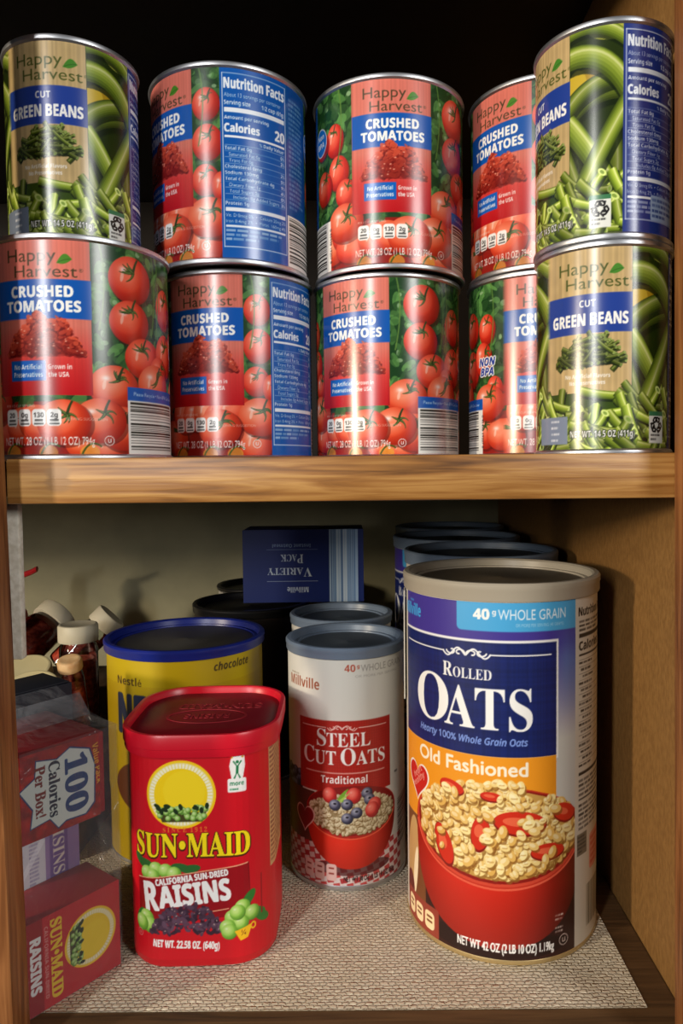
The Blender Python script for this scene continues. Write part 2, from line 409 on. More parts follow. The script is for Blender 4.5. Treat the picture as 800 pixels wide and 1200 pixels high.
def bean_label():
    c = Canvas(229, 106, 2.6, rgb(52, 72, 20))
    r = random.Random(21)
    def big(x0, x1, seed):
        q = random.Random(seed)
        c.clipbox(x0, 0, x1, 106)
        c.rect(x0, 0, x1, 106, rgb(34, 48, 10))
        m = (x0 + x1) / 2
        c.ell(m - 4, 30, 13, 9, rgb(176, 140, 24), 20, .95); c.ell(m + 8, 2, 12, 6, rgb(176, 176, 70), 0, .9); c.ell(x0 + 4, 28, 5, 8, rgb(206, 176, 50), 0, .8)
        bean(c, (x0 - 6, 2), (m, -6), (x1 + 4, 10), 8)
        bean(c, (x0 - 8, 52), (m - 6, 30), (x1 + 6, 34), 10, .72)
        bean(c, (x0 - 6, 44), (m - 4, 24), (x1 + 6, 27), 9, .85)
        bean(c, (x0 - 6, 14), (m + 6, 8), (x1 + 6, 40), 12)
        bean(c, (x0 - 4, 62), (x0 + 4, 80), (x0 + 8, 100), 9, .8)
        bean(c, (x1 - 6, 52), (x1 - 1, 76), (x1 - 8, 100), 9, .7)
        bean(c, (x0 - 2, 46), (m - 8, 54), (x1 + 2, 96), 11, 1.05)
        bean(c, (x0 + 3, 90), (m, 66), (x1 + 4, 36), 10, 1.0)
        c.clipbox()
    big(46.5, 73.9, 1); big(128, 165, 2); big(165, 198, 4); big(198, 229, 3)
    # kraft coloured front
    H = int(76 * c.ppm); W = int(46.5 * c.ppm)
    g = np.ones((H, W, 1)) * rgb(190, 162, 112)
    g = g * (1 + (vnoise(1, W, 2.6, 5)[0][None, :, None] - .5) * .16) * (1 + (vnoise(H, W, 12, 6)[..., None] - .5) * .06)
    c.a[:H, :W] = g
    happy(c, 7, 13, 6, rgb(74, 84, 34), rgb(70, 130, 44))
    c.rect(0, 24, 46.5, 44.5, rgb(34, 62, 146))
    c.text('CUT', 23.2, 30.6, 3.6, WHITE, 'bold', anchor='c', width=8.5)
    c.text('GREEN BEANS', 23.4, 40.3, 6.2, WHITE, 'bold', width=41.5, anchor='c', bold=.1)
    c.ell(25, 60, 15, 2.4, rgb(90, 70, 36), 0, .5)
    for i in range(80):
        u = r.uniform(-1, 1); v = r.random()
        y = 60 - v * 16 * (1 - abs(u)**1.8)
        cut_bean(c, 24 + u * 15, y, r.uniform(6, 12), r.uniform(1.7, 2.8), r.uniform(-1, 1), .42 + .3 * v + .2 * r.random())
    for t, y in (('No Artificial Flavors', 68), ('No Preservatives', 71.6)):
        c.text(t, 23, y, 2.1, WHITE, 'bold', anchor='c', width=24 - (y > 70) * 5, alpha=.9)
    # cut beans along the bottom, all the way round
    for i in range(230):
        x = r.uniform(-4, 233); y = 76 + 32 * (i / 230)**.8 + (3 if 0 < x < 46 else -3) * r.random()
        cut_bean(c, x, y, r.uniform(12, 24), r.uniform(4, 6), r.uniform(-1.1, 1.1) + (0 if r.random() < .75 else 1), r.uniform(.75, 1.25))
    c.rect(73.9, 0, 128, 106, rgb(32, 50, 124)); nutrition(c, 73.9, 40, 106, rgb(32, 50, 124), '20')
    c.tiny(116, 8, 126, 70, 20, rgb(150, 166, 206), 4, .6); c.rrect(90, 86, 112, 99, 1, rgb(150, 170, 200)); c.tiny(91, 87, 111, 98, 4, rgb(40, 60, 120), 2)
    c.text('NET WT. 14.5 OZ (411g)', 14, 99.5, 3.5, rgb(24, 34, 10), 'bold', width=34, bold=.35); c.text('NET WT. 14.5 OZ (411g)', 14, 99.5, 3.5, WHITE, 'bold', width=34)
    c.rect(-6, 88, 12.3, 103, rgb(126, 138, 160)); c.rect(222, 88, 229, 103, rgb(126, 138, 160))
    for i in range(4):
        c.tiny(1, 89.4 + i * 3.4, 11.5, 91.6 + i * 3.4, 1, rgb(230, 232, 238), i, .9)
    c.rect(57, 86.5, 68, 103, rgb(226, 228, 220)); c.rect(57, 86, 68, 88.4, rgb(60, 120, 80))
    c.text('♻', 62.5, 96, 5.5, BLACK, anchor='c', bold=.3); c.tiny(58.2, 97.6, 66.8, 102, 2, BLACK, 3, .8)
    return c
# --- tall canister of rolled oats: x = mm round from the front, -115..115; 225 mm high
def swirl(c, x, y, w, col, t=.7):
    """symmetrical scroll ornament of width w"""
    for s in (-1, 1):
        u = np.linspace(0, 1, 40)
        X = x + s * (w * .5 - w * .5 * u); Y = y + np.sin(u * pi * 2.2) * w * .085
        c.line(np.stack([X, Y], 1), t, col)
        a = np.linspace(0, 5.2, 36); R = w * .085 * (1 - a / 6.4)
        c.line(np.stack([x + s * (w * .3) + R * np.cos(a) * s * 1.4, y - w * .02 + R * np.sin(a)], 1), t, col)
        c.line(np.stack([x + s * (w * .13) + R * np.cos(a + 3) * s * 1.4, y + w * .01 + R * np.sin(a + 3)], 1), t, col)
def smallcaps(c, words, x0, x1, base, capb, caps, col, gap=1.6):
    """each word with a tall first letter, spread from x0 to x1"""
    items = []
    for i, w in enumerate(words):
        items.append((w[0], capb)); items.append((w[1:], caps))
        if i < len(words) - 1:
            items.append((None, gap * 2.2))
    tot = sum(g if t is None else outlines(t, 'serif')[1] * g + .5 for t, g in items)
    k = (x1 - x0) / tot
    x = x0
    for t, g in items:
        if t is None:
            x += g * k; continue
        wd = outlines(t, 'serif')[1] * g * k
        c.text(t, x, base, g, col, 'serif', width=wd)
        x += wd + .5 * k
def flakes(c, f, n, seed, cols, size):
    """n oat flakes at f(r)"""
    r = random.Random(seed)
    for i in range(n):
        x, y = f(r)
        a = r.uniform(0, 180); s = r.uniform(.7, 1.25) * size
        k = r.random()
        base = cols[0] * (1 - k) + cols[1] * k
        c.ell(x + .25 * s, y + .4 * s, s, s * .68, base * rgb(150, 116, 70), a, .7, 12)
        c.ell(x, y, s, s * .66, base, a, 1, 14)
        c.ell(x - .2 * s, y - .18 * s, s * .6, s * .34, base * .4 + rgb(255, 246, 214) * .6, a, .8, 10)
        if k > .6:
            c.curve((x - s * .5, y), (x, y + s * .1), (x + s * .5, y), .22 * s, base * rgb(190, 150, 100), .6)
def oats_label():
    c = Canvas(230, 225, 2.15, rgb(214, 206, 190))
    O = 115.
    yy = np.arange(c.H)[:, None] / c.ppm; xx = np.arange(c.W)[None] / c.ppm - O
    # violet top and side fading to pale grey-blue
    t = np.clip((yy - 26) / 60, 0, 1)
    vi = rgb(66, 52, 142) * (1 - t[..., None]) + rgb(206, 204, 196) * t[..., None]
    m = ((xx > -93) & (xx < 40.2)).astype(float)[..., None]
    c.a = c.a * (1 - m) + (vi + 0 * c.a) * m
    mid = np.clip((yy - 8) / 30, 0, 1) * np.clip((75 - yy) / 40, 0, 1) * np.clip((xx - 20) / 12, 0, 1)
    c.a = c.a * (1 - mid[..., None] * m * .5) + rgb(92, 150, 206) * mid[..., None] * m * .5
    X = lambda v: v + O
    c.rrect(X(-38.8), -6, X(52), 18, 3, rgb(72, 164, 216)); c.rect(X(40.2), 0, X(70), 22, rgb(214, 206, 190))
    c.text('40', X(-27.8), 10.6, 6.4, WHITE, 'bold', bold=.15); c.text('g', X(-16.2), 7.6, 3.2, WHITE, 'bold')
    c.text('WHOLE GRAIN', X(-12.6), 10.6, 6.2, rgb(226, 240, 248), width=44)
    c.text('OR MORE PER SERVING (40 GRAMS)', X(-2), 15, 2, rgb(200, 228, 244), width=32, alpha=.7)
    c.text('Millville', X(-70), 15, 7.5, rgb(66, 170, 226), 'bold', width=25, anchor='r')
    c.text('Millville', X(-70), 15, 7.5, rgb(66, 170, 226), 'bold', width=25, anchor='r'); c.tiny(X(-86), 4, X(-74), 6.5, 1, rgb(66, 170, 226), 2)
    # navy panel with a white border
    c.rect(X(-94), 23.4, X(26), 98, WHITE)
    c.rect(X(-94), 25, X(24.6), 96, rgb(20, 32, 92))
    Hn, Wn = c.H, c.W
    lin = vnoise(Hn, 1, 2, 9)[:, :1] * .5 + vnoise(1, Wn, 2, 4)[:1] * .5
    nm = ((xx > -94) & (xx < 24.6) & (yy > 25) & (yy < 96))[..., None]
    c.a = np.where(nm, c.a * (1 + (lin[..., None] - .5) * .3), c.a)
    for a, b in ((-90, -48), (-18, 21)):
        c.rect(X(a), 32.2, X(b), 33.1, WHITE)
    swirl(c, X(-33), 32.4, 32, WHITE, 1.0)
    smallcaps(c, ['ROLLED'], X(-49.2), X(-16.2), 48.4, 9, 6.4, WHITE)
    c.text('O', X(-74), 79.2, 30, WHITE, 'serif', width=29)
    c.text('ATS', X(-48), 79.2, 25.5, WHITE, 'serif', width=56.5)
    c.text('Hearty 100% Whole Grain Oats', X(-70.6), 88.6, 4.2, rgb(120, 146, 214), 'ital', width=76, bold=.08)
    # orange band
    c.rect(X(-94), 96, X(24.6), 150, rgb(236, 150, 30))
    c.text('Old Fashioned', X(-71.5), 107.6, 8.6, rgb(250, 240, 216), width=77, bold=.25)
    # bowl
    cx, rimw = X(-15), 61
    c.rect(X(-94), 176, X(40.2), 225, rgb(52, 20, 16))
    c.rect(X(-94), 150, X(-66), 212, rgb(120, 70, 34)); c.ell(X(-84), 178, 9, 26, rgb(206, 168, 110), 8, .9); c.ell(X(-79), 190, 3, 18, rgb(246, 228, 190), 8)
    c.ell(X(-88), 205, 7, 12, rgb(96, 30, 24), 0, .9)
    c.clipbox(X(-94), 90, X(40.2), 225)
    c.ell(cx, 216, 50, 8, rgb(30, 10, 8), 0, .7)
    t_ = np.linspace(0, pi, 40)
    body = [(cx - rimw, 146), *[(cx - rimw * cos(a) * (1 if True else 1), 146 + 72 * sin(a)**.66) for a in t_], (cx + rimw, 146)]
    X0 = np.array(body)
    red = rgb(186, 36, 20) + 0 * c.a
    sh = np.clip(1.12 - ((xx + O - cx + 12) / 62)**2 * .5 - np.clip((yy - 178) / 60, 0, 1) * .45, 0, 1.2)[..., None]
    c.put(c.mask([X0]), red * sh)
    c.ell(cx, 147, rimw, 33, rgb(190, 44, 26)); c.ell(cx, 146.5, rimw - 1.2, 31.6, rgb(226, 96, 70), 0, .5); c.ell(cx, 145.5, rimw - 2.4, 30.6, rgb(140, 24, 16))
    def spot(r):
        while True:
            u, v = r.uniform(-1, 1), r.uniform(-1, 1)
            if u * u + v * v < 1:
                break
        return cx + u * (rimw - 4), 145 + v * 29 - 4 * (1 - abs(u))
    c.ell(cx, 145, rimw - 5, 29, rgb(196, 150, 74))
    ck = (rgb(222, 172, 84), rgb(250, 230, 162))
    flakes(c, spot, 560, 4, ck, 3.5)
    for px, py, rx, ry, rot in ((-43, 119, 9, 4.5, 10), (-23.8, 145, 6, 12, 8), (1, 137, 17, 8, 4), (19, 156, 12, 5.4, 0), (-49, 158, 6.5, 14, -20), (31, 133, 9, 6, 20), (-17, 121, 7, 3, 4)):
        c.ell(X(px), py + .8, rx, ry, rgb(130, 20, 12), rot); c.ell(X(px), py, rx * .96, ry * .92, rgb(206, 44, 22), rot); c.ell(X(px) - rx * .15, py - ry * .1, rx * .5, ry * .35, rgb(240, 120, 80), rot, .7)
    flakes(c, spot, 70, 9, ck, 3.5)
    a = np.linspace(.12, pi - .12, 40)
    c.line(np.stack([cx - (rimw - .6) * np.cos(a), 147 + 32.6 * np.sin(a)], 1), 1.4, rgb(226, 92, 66))
    c.clipbox()
    # heart badge, facts, weight
    for k, col in ((1.0, WHITE), (.9, rgb(200, 34, 26))):
        t2 = np.linspace(0, 2 * pi, 50)
        c.poly(np.stack([X(-75) + k * .82 * 16 * np.sin(t2)**3, 124 - k * .92 * (13 * np.cos(t2) - 5 * np.cos(2 * t2) - 2 * np.cos(3 * t2) - np.cos(4 * t2))], 1), col)
    c.text('heart', X(-74), 121, 4, rgb(244, 190, 170), 'ital', anchor='c', rot=-40); c.text('healthy', X(-73), 126, 4, rgb(244, 190, 170), 'ital', anchor='c', rot=-40)
    c.rrect(X(-93), 205, X(-53.5), 225, 2, rgb(150, 60, 44))
    for i, x in enumerate((-90, -78.5, -67)):
        c.rrect(X(x), 209, X(x + 9.5), 221, 3, rgb(248, 224, 176)); c.rect(X(x + 2), 212, X(x + 7.5), 213.4, rgb(120, 60, 20)); c.rect(X(x + 2), 215, X(x + 7.5), 216.4, rgb(120, 60, 20))
    c.text('NET WT 42 OZ (2 LB 10 OZ) 1.19kg', X(-39), 219.6, 5.6, WHITE, width=62, bold=.12)
    c.text('ⓤ', X(27), 218.4, 6, rgb(220, 200, 190))
    for y in (197.5, 200, 205.5, 208):
        c.tiny(X(24), y, X(36), y + 2.2, 1, rgb(230, 214, 204), int(y))
    # white side with facts
    ink = rgb(40, 36, 34)
    c.text('Nutrition Facts', X(43.5), 11.6, 5.4, ink, 'bold', width=46, bold=.1)
    c.tiny(X(44), 14, X(92), 22, 3, ink, 3, .8); c.rect(X(44), 23, X(92), 25.4, ink)
    c.text('Calories', X(44), 33.5, 5.5, ink, 'bold', bold=.1); c.text('150', X(92), 33.5, 7, ink, 'bold', anchor='r'); c.rect(X(44), 36, X(92), 37.2, ink)
    for i in range(16):
        y = 43 + i * 4.4
        c.rect(X(44), y - 3.4, X(92), y - 3.1, ink, .6); c.tiny(X(44 + 2 * (i % 3)), y - 2.6, X(74), y, 1, ink, i + 20, .9)
    c.rect(X(44), 112, X(92), 114, ink); c.tiny(X(44), 116, X(92), 128, 4, ink, 77, .8); c.rect(X(44), 129, X(92), 130, ink)
    c.tiny(X(44), 132, X(92), 150, 6, ink, 78, .8)
    c.rect(X(42.5), 152, X(54), 166, rgb(120, 112, 96)); c.tiny(X(43), 153, X(53), 165, 5, ink, 79)
    c.rrect(X(58), 156, X(80), 180, 3, rgb(226, 150, 130)); c.tiny(X(60), 158, X(78), 178, 5, rgb(200, 60, 40), 80)
    for i in range(26):
        c.rect(X(54 + i * 1.6), 188, X(54 + i * 1.6 + (.5, .9, 1.2)[i % 3]), 216, rgb(96, 92, 70))
    return c
# --- short canister of steel cut oats: -85..85 mm, 168 mm high
def steel_label():
    c = Canvas(170, 168, 2.1, rgb(214, 212, 202))
    X = lambda v: v + 85.
    c.text('Millville', X(-51), 22.6, 7.4, rgb(150, 74, 44), 'bold', width=32); c.tiny(X(-49), 12.5, X(-28), 14.6, 1, rgb(150, 130, 110), 3)
    c.text('40', X(.2), 8.6, 5.2, rgb(176, 74, 50), 'bold'); c.text('g', X(9.4), 6, 2.6, rgb(176, 74, 50), 'bold')
    c.text('WHOLE GRAIN', X(12.2), 8.8, 5, rgb(150, 146, 138), width=40); c.text('OR MORE PER SERVING', X(8), 13, 1.8, rgb(150, 146, 138), width=38, alpha=.7)
    # side art behind the bowl
    yy = np.arange(c.H)[:, None] / c.ppm; xx = np.arange(c.W)[None] / c.ppm - 85
    c.rect(X(-62), 86, X(-36), 100, rgb(34, 28, 52))
    r = random.Random(3)
    for i in range(26):
        c.ball(X(r.uniform(-62, -36)), r.uniform(87, 99), 3, 3, rgb(16, 14, 30), rgb(50, 54, 96), rgb(110, 120, 160), spec=.3)
    c.rect(X(-62), 99, X(-24), 168, rgb(92, 46, 34))
    for i in range(9):
        for j in range(22):
            if (i + j) % 2:
                c.poly([(X(-60 + j * 5), 138 + i * 4), (X(-55 + j * 5), 137 + i * 4), (X(-54 + j * 5), 141 + i * 4), (X(-59 + j * 5), 142 + i * 4)], rgb(196, 60, 58) if i % 2 else rgb(176, 40, 44), .9)
            else:
                c.poly([(X(-60 + j * 5), 138 + i * 4), (X(-55 + j * 5), 137 + i * 4), (X(-54 + j * 5), 141 + i * 4), (X(-59 + j * 5), 142 + i * 4)], rgb(226, 206, 200), .9)
    c.rect(X(50), 100, X(85), 168, rgb(214, 212, 202))
    c.rect(X(-38.1), 44.6, X(36.9), 98, rgb(176, 36, 26))
    for i in range(0, 75, 2):
        c.rect(X(-38 + i), 44.6, X(-38 + i + .5), 98, rgb(140, 24, 20), .35)
    for i in range(0, 54, 2):
        c.rect(X(-38), 45 + i, X(36.9), 45.5 + i, rgb(140, 24, 20), .3)
    for a, b in ((-35, -14), (10, 33)):
        c.rect(X(a), 49.6, X(b), 50.2, rgb(240, 190, 180))
    swirl(c, X(-2), 50, 22, rgb(240, 200, 190), .6)
    smallcaps(c, ['STEEL'], X(-21.5), X(19.5), 63.6, 12.4, 10, WHITE)
    smallcaps(c, ['CUT', 'OATS'], X(-33.8), X(31.8), 77.2, 12.4, 10, WHITE)
    c.rect(X(-32), 83.0, X(31), 83.6, rgb(240, 190, 180))
    c.text('Traditional', X(-18.6), 91, 5.4, WHITE, 'bold', width=35)
    # bowl
    cx = X(5)
    t_ = np.linspace(0, pi, 36)
    c.ell(cx, 154, 30, 6, rgb(60, 14, 16), 0, .7)
    X0 = np.array([(cx - 37, 112), *[(cx - 37 * cos(a), 112 + 43 * sin(a)**.8) for a in t_], (cx + 37, 112)])
    sh = np.clip(1.1 - ((xx + 85 - cx + 6) / 42)**2 * .5 - np.clip((yy - 134) / 40, 0, 1) * .35, 0, 1.2)[..., None]
    c.put(c.mask([X0]), (rgb(206, 42, 22) + 0 * c.a) * sh)
    c.ell(cx, 112, 37, 20, rgb(176, 32, 24)); c.ell(cx, 111.4, 36, 18.6, rgb(132, 22, 18))
    def spot(r):
        while True:
            u, v = r.uniform(-1, 1), r.uniform(-1, 1)
            if u * u + v * v < 1:
                break
        return cx + u * 34, 113.4 + v * 15.4
    c.ell(cx, 113.4, 33, 15, rgb(150, 130, 90))
    flakes(c, spot, 460, 2, (rgb(176, 160, 118), rgb(216, 206, 172)), 1.9)
    for px, py, kind in ((-12, 100, 1), (6, 100, 1), (16, 99, 0), (-8, 107, 0), (18, 104, 0), (1, 106.5, 0), (8, 113, 0), (1, 117, 0), (22, 109, 1), (20, 112, 1)):
        if kind:
            c.ball(X(px), py, 5.6, 6, rgb(120, 14, 18), rgb(206, 50, 44), rgb(240, 120, 104), spec=.3)
        else:
            c.ball(X(px), py, 4.4, 4.2, rgb(22, 20, 34), rgb(70, 72, 96), rgb(150, 152, 170), spec=.3); c.ell(X(px), py - 1, 1.2, .8, rgb(26, 24, 40))
    c.curve((X(-4), 104), (X(-2), 98), (X(2), 95), 4.6, rgb(120, 170, 50), 1, .6); c.curve((X(-4), 104), (X(-1), 101), (X(3), 98), 2, rgb(170, 206, 90), 1, .4)
    a = np.linspace(.15, pi - .15, 30)
    c.line(np.stack([cx - 36.6 * np.cos(a), 112.6 + 19.8 * np.sin(a)], 1), 1.0, rgb(232, 90, 60))
    for k, col in ((1, rgb(226, 180, 170)), (.88, rgb(126, 24, 26))):
        t2 = np.linspace(0, 2 * pi, 40)
        c.poly(np.stack([X(-34) + k * .62 * 16 * np.sin(t2)**3, 120 - k * .72 * (13 * np.cos(t2) - 5 * np.cos(2 * t2) - 2 * np.cos(3 * t2) - np.cos(4 * t2))], 1), col)
    for i in range(3):
        c.rrect(X(-34 + i * 9.4), 151 + i * .2, X(-26 + i * 9.4), 164, 2, rgb(226, 186, 176)); c.rect(X(-32 + i * 9.4), 154, X(-28 + i * 9.4), 155.2, rgb(150, 60, 50)); c.rect(X(-32 + i * 9.4), 158, X(-28 + i * 9.4), 159.2, rgb(150, 60, 50))
    c.text('NET WT 30 OZ (1 LB 14 OZ) 850g', X(-2), 164, 3.6, rgb(40, 24, 24), width=42, bold=.05)
    for i in range(22):
        c.poly([(X(46), 112 + i * 1.7), (X(70), 106 + i * 1.7), (X(70), 106 + i * 1.7 + (.5, .8, 1.1)[i % 3]), (X(46), 112 + i * 1.7 + (.5, .8, 1.1)[i % 3])], BLACK, .9)
    c.tiny(X(42), 88, X(50), 91, 1, BLACK, 3)
    return c
# --- red raisin canister: mm round from the middle of the front, -80..90; 134 mm high
RED = rgb(206, 14, 30)
def sun_disc(c, x, y, R, fl=True):
    """yellow disc, ring of white rays, basket of grapes at the foot (no figure)"""
    c.ell(x, y, R, R, rgb(250, 206, 20), n=60); c.ell(x, y, R * .93, R * .93, rgb(240, 222, 130), n=60)
    for k in range(56):
        a = 2 * pi * k / 56
        c.line([(x + R * .76 * cos(a), y + R * .76 * sin(a)), (x + R * .9 * cos(a), y + R * .9 * sin(a))], R * .05, rgb(252, 246, 214), 1, R * .07)
    c.ell(x, y, R * .76, R * .76, rgb(246, 208, 14), n=50); c.ell(x + R * .1, y - R * .1, R * .6, R * .6, rgb(250, 220, 40), n=40, alpha=.6)
    r = random.Random(4)
    # grape basket
    c.poly([(x - R * .66, y + R * .52), (x + R * .72, y + R * .52), (x + R * .6, y + R * .8), (x - R * .54, y + R * .8)], rgb(70, 66, 26))
    for i in range(46):
        c.ball(x + r.uniform(-.66, .7) * R, y + R * r.uniform(.36, .72), R * .085, R * .085, rgb(60, 100, 30), rgb(134, 180, 76), rgb(190, 220, 140), spec=.3)
    for i in range(14):
        px, py = x + r.uniform(-.7, .74) * R, y + R * r.uniform(.32, .5)
        c.ell(px, py, R * .1, R * .06, rgb(28, 48, 18), r.uniform(0, 180), n=10)
def raisins_word(c, x, y, w, cap, rot):
    c.text('R', x, y, cap * 1.35, WHITE, 'bold', width=w * .17, rot=rot, bold=.45)
    d = radians(rot)
    ox, oy = w * .185, -cap * .1
    c.text('AISINS', x + ox * cos(d) - oy * sin(d), y + ox * sin(d) + oy * cos(d), cap, WHITE, 'bold', width=w * .81, rot=rot, bold=.45)
def canister_label():
    c = Canvas(170, 134, 2.3, RED)
    X = lambda v: v * 1.04 + 86.8
    sun_disc(c, X(-15), 29, 21.5)
    c.rrect(X(12.5), 20, X(23.5), 28.6, 1, WHITE); c.poly([(X(15), 21), (X(13.6), 12), (X(15), 6), (X(19), 3.6), (X(22.6), 6), (X(23), 12), (X(21.4), 21)], WHITE)
    c.text('more', X(18), 24.4, 2.8, rgb(20, 120, 70), 'bold', anchor='c', width=8.6); c.tiny(X(13.6), 25.6, X(22.6), 28, 1, rgb(20, 120, 70), 2)
    c.line([(X(18.4), 12), (X(18.2), 17)], 1.6, rgb(20, 120, 70)); c.line([(X(16), 9), (X(18.4), 12.6), (X(20.8), 9)], 1, rgb(20, 120, 70)); c.line([(X(16.4), 20), (X(18.2), 16), (X(20, ), 20)], 1, rgb(20, 120, 70)); c.ell(X(18.4), 9.6, 1, 1, rgb(20, 120, 70))
    for k, col in enumerate((rgb(226, 150, 20), rgb(200, 40, 30), rgb(40, 100, 180), rgb(226, 150, 20))):
        c.ell(X(15.2 + k * 2.1), 6.6 - (k in (1, 2)) * 1.2, .7, .7, col, n=10)
    c.text('SINCE 1912', X(-13), 52.6, 3, rgb(236, 130, 40), 'serif', anchor='c', width=27, sp=.5)
    c.text('SUN•MAID', X(-45), 68.6, 14.6, rgb(70, 30, 8), 'serif', width=73, bold=.9)
    c.text('SUN•MAID', X(-45), 68.2, 14.6, rgb(250, 222, 20), 'serif', width=73, bold=.15)
    def grape(x, y, R=4.6):
        c.ball(X(x), y, R, R, rgb(70, 120, 34), rgb(140, 196, 70), rgb(196, 228, 130), spec=.5)
    for x, y, a in ((-42, 72, 40), (-38, 73, 10), (-10, 76, -8), (-16, 75, 10)):
        c.ell(X(x), y, 6, 2.6, rgb(46, 104, 44), a)
    for x, y in ((-37, 79), (-31, 76), (-25, 77), (-20, 79), (-33, 80.5)):
        grape(x, y)
    c.poly([(X(-44), 83.4), (X(24), 74.4), (X(24), 106), (X(-44), 112)], rgb(150, 10, 22)); c.line([(X(-44), 83.2), (X(24), 74.2)], .7, rgb(236, 170, 130))
    c.line([(X(24), 74), (X(25), 106)], .7, rgb(120, 8, 16))
    c.text('CALIFORNIA SUN-DRIED', X(-31), 86.6, 3.9, WHITE, 'bold', width=45, rot=-7.5, bold=.1)
    raisins_word(c, X(-38), 103, 54, 13.2, -6)
    c.line([(X(-5), 104.5), (X(12), 102)], .6, rgb(236, 170, 130))
    for x, y, a in ((-43, 108, -60), (24, 97, -50), (30, 108, 20), (33, 112, 30)):
        c.ell(X(x), y, 6, 3, rgb(52, 120, 44), a)
    r = random.Random(12)
    for x, y in ((-38, 108), (-36, 112), (-42, 112)):
        grape(x, y, 5.4)
    for i in range(190):
        u = r.uniform(-1, 1); v = r.random()
        x, y = X(-13 + u * 22), 116.5 - v * 17 * (1 - abs(u)**3) + r.uniform(-1, 1)
        k = r.random()
        c.ell(x, y, r.uniform(1.4, 2.8), r.uniform(.9, 1.6), rgb(44, 26, 42) * (1 - k) + rgb(104, 76, 96) * k, r.uniform(0, 180), .95, 10)
        if r.random() < .25:
            c.ell(x, y - .3, .7, .35, rgb(206, 180, 170), r.uniform(0, 180), .8, 8)
    for x, y in ((20, 102), (14, 108), (26, 107), (19, 112), (11, 114), (17, 105), (12, 117)):
        grape(x, y, 5)
    c.text('NET WT. 22.58 OZ. (640g)', X(-33.5), 125.4, 4.6, WHITE, 'bold', width=41, rot=3, bold=.05)
    c.text('ⓤ', X(-46), 121, 4, rgb(220, 160, 150))
    c.poly([(X(15), 117), (X(26), 113.6), (X(23), 122), (X(18.5), 123.4)], rgb(246, 190, 30)); c.ell(X(26.4), 115.4, 2, 2.4, rgb(246, 190, 30)); c.ell(X(26.4), 115.4, 1, 1.3, RED)
    c.text('¼', X(20.4), 120, 3.4, rgb(90, 20, 16), 'bold', anchor='c')
    # side: tan facts panel
    c.rect(X(41), 0, X(88), 84, rgb(206, 164, 112)); c.tiny(X(42), 3, X(87), 82, 26, rgb(120, 60, 40), 6, .8)
    c.rect(X(32), 84, X(33), 110, rgb(150, 10, 22))
    return c
# --- small raisin box, front drawn upright 54 x 60 then turned on its side
def box_front():
    c = Canvas(54, 60, 4.2, rgb(200, 24, 34))
    sun_disc(c, 26, 20, 17)
    c.text('SUN•MAID', 27, 45, 6.4, rgb(246, 206, 40), 'serif', anchor='c', width=46, bold=.3)
    c.text('CALIFORNIA SUN-DRIED', 27, 49, 2.2, rgb(226, 160, 150), 'bold', anchor='c', width=42)
    c.rect(0, 50, 54, 60, rgb(160, 10, 18)); c.text('RAISINS', 26, 57.4, 6, WHITE, 'bold', anchor='c', width=32, bold=.3)
    c.a = np.ascontiguousarray(np.rot90(c.a, -1))
    c.H, c.W = c.a.shape[:2]; c.w, c.h = 60, 54
    return c
def starburst_panel():
    """top of the raisin pack film, as seen: 60 x 52 mm"""
    c = Canvas(60, 52, 4, rgb(160, 26, 20))
    n = vnoise(c.H, c.W, 14, 8)[..., None] + vnoise(c.H, c.W, 5, 3)[..., None] * .4
    c.a = c.a * (.72 + .4 * n)
    cp = Canvas(52, 60, 4, rgb(0, 0, 0))      # upright artwork, then turned a quarter
    q = [(6, 5), (18, 1), (44, 2), (50, 9), (49, 24), (52, 30), (44, 36), (46, 50), (34, 48), (20, 57), (14, 46), (3, 45), (6, 30), (1, 20)]
    ctr = np.array([26, 27])
    def shape(col, k):
        cp.poly([ctr + (np.array(v) - ctr) * k for v in q], col)
    key = rgb(1, 0, 1)
    cp.a[:] = key
    shape(rgb(36, 58, 110), .93); shape(rgb(214, 222, 214), .89)
    cp.text('100', 26, 24, 14, rgb(30, 66, 120), 'serif', anchor='c', width=34, bold=.5)
    cp.text('Calories', 25, 35, 7, rgb(30, 40, 60), 'serif', anchor='c', width=33, bold=.15)
    cp.text('Per Box!', 24, 44, 6.4, rgb(120, 40, 36), 'serif', anchor='c', width=30, bold=.15)
    t = np.ascontiguousarray(np.rot90(cp.a, -1))
    m = (np.abs(t - key).sum(-1) > .45)[..., None]
    h, w = min(t.shape[0], c.H), min(t.shape[1], c.W)
    c.a[:h, :w] = np.where(m[:h, :w], t[:h, :w], c.a[:h, :w])
    c.text('Value Pack', 55, 6, 4, rgb(226, 170, 50), 'bold', rot=84, width=26)
    return c
def inner_box_label():
    c = Canvas(40, 50, 3, rgb(196, 194, 198))
    c.rect(20, 0, 40, 50, rgb(142, 118, 160)); c.rect(22.5, 0, 33, 50, rgb(110, 84, 138))
    c.text('RAISINS', 24.5, 4, 6.4, rgb(216, 206, 190), 'serif', rot=90, width=42)
    c.tiny(2, 3, 8, 47, 18, rgb(110, 100, 140), 3, .7); c.tiny(11, 3, 17, 47, 18, rgb(110, 100, 140), 4, .6)
    c.line([(1, 50), (19, 20)], 3, rgb(230, 230, 232), .5)
    return c
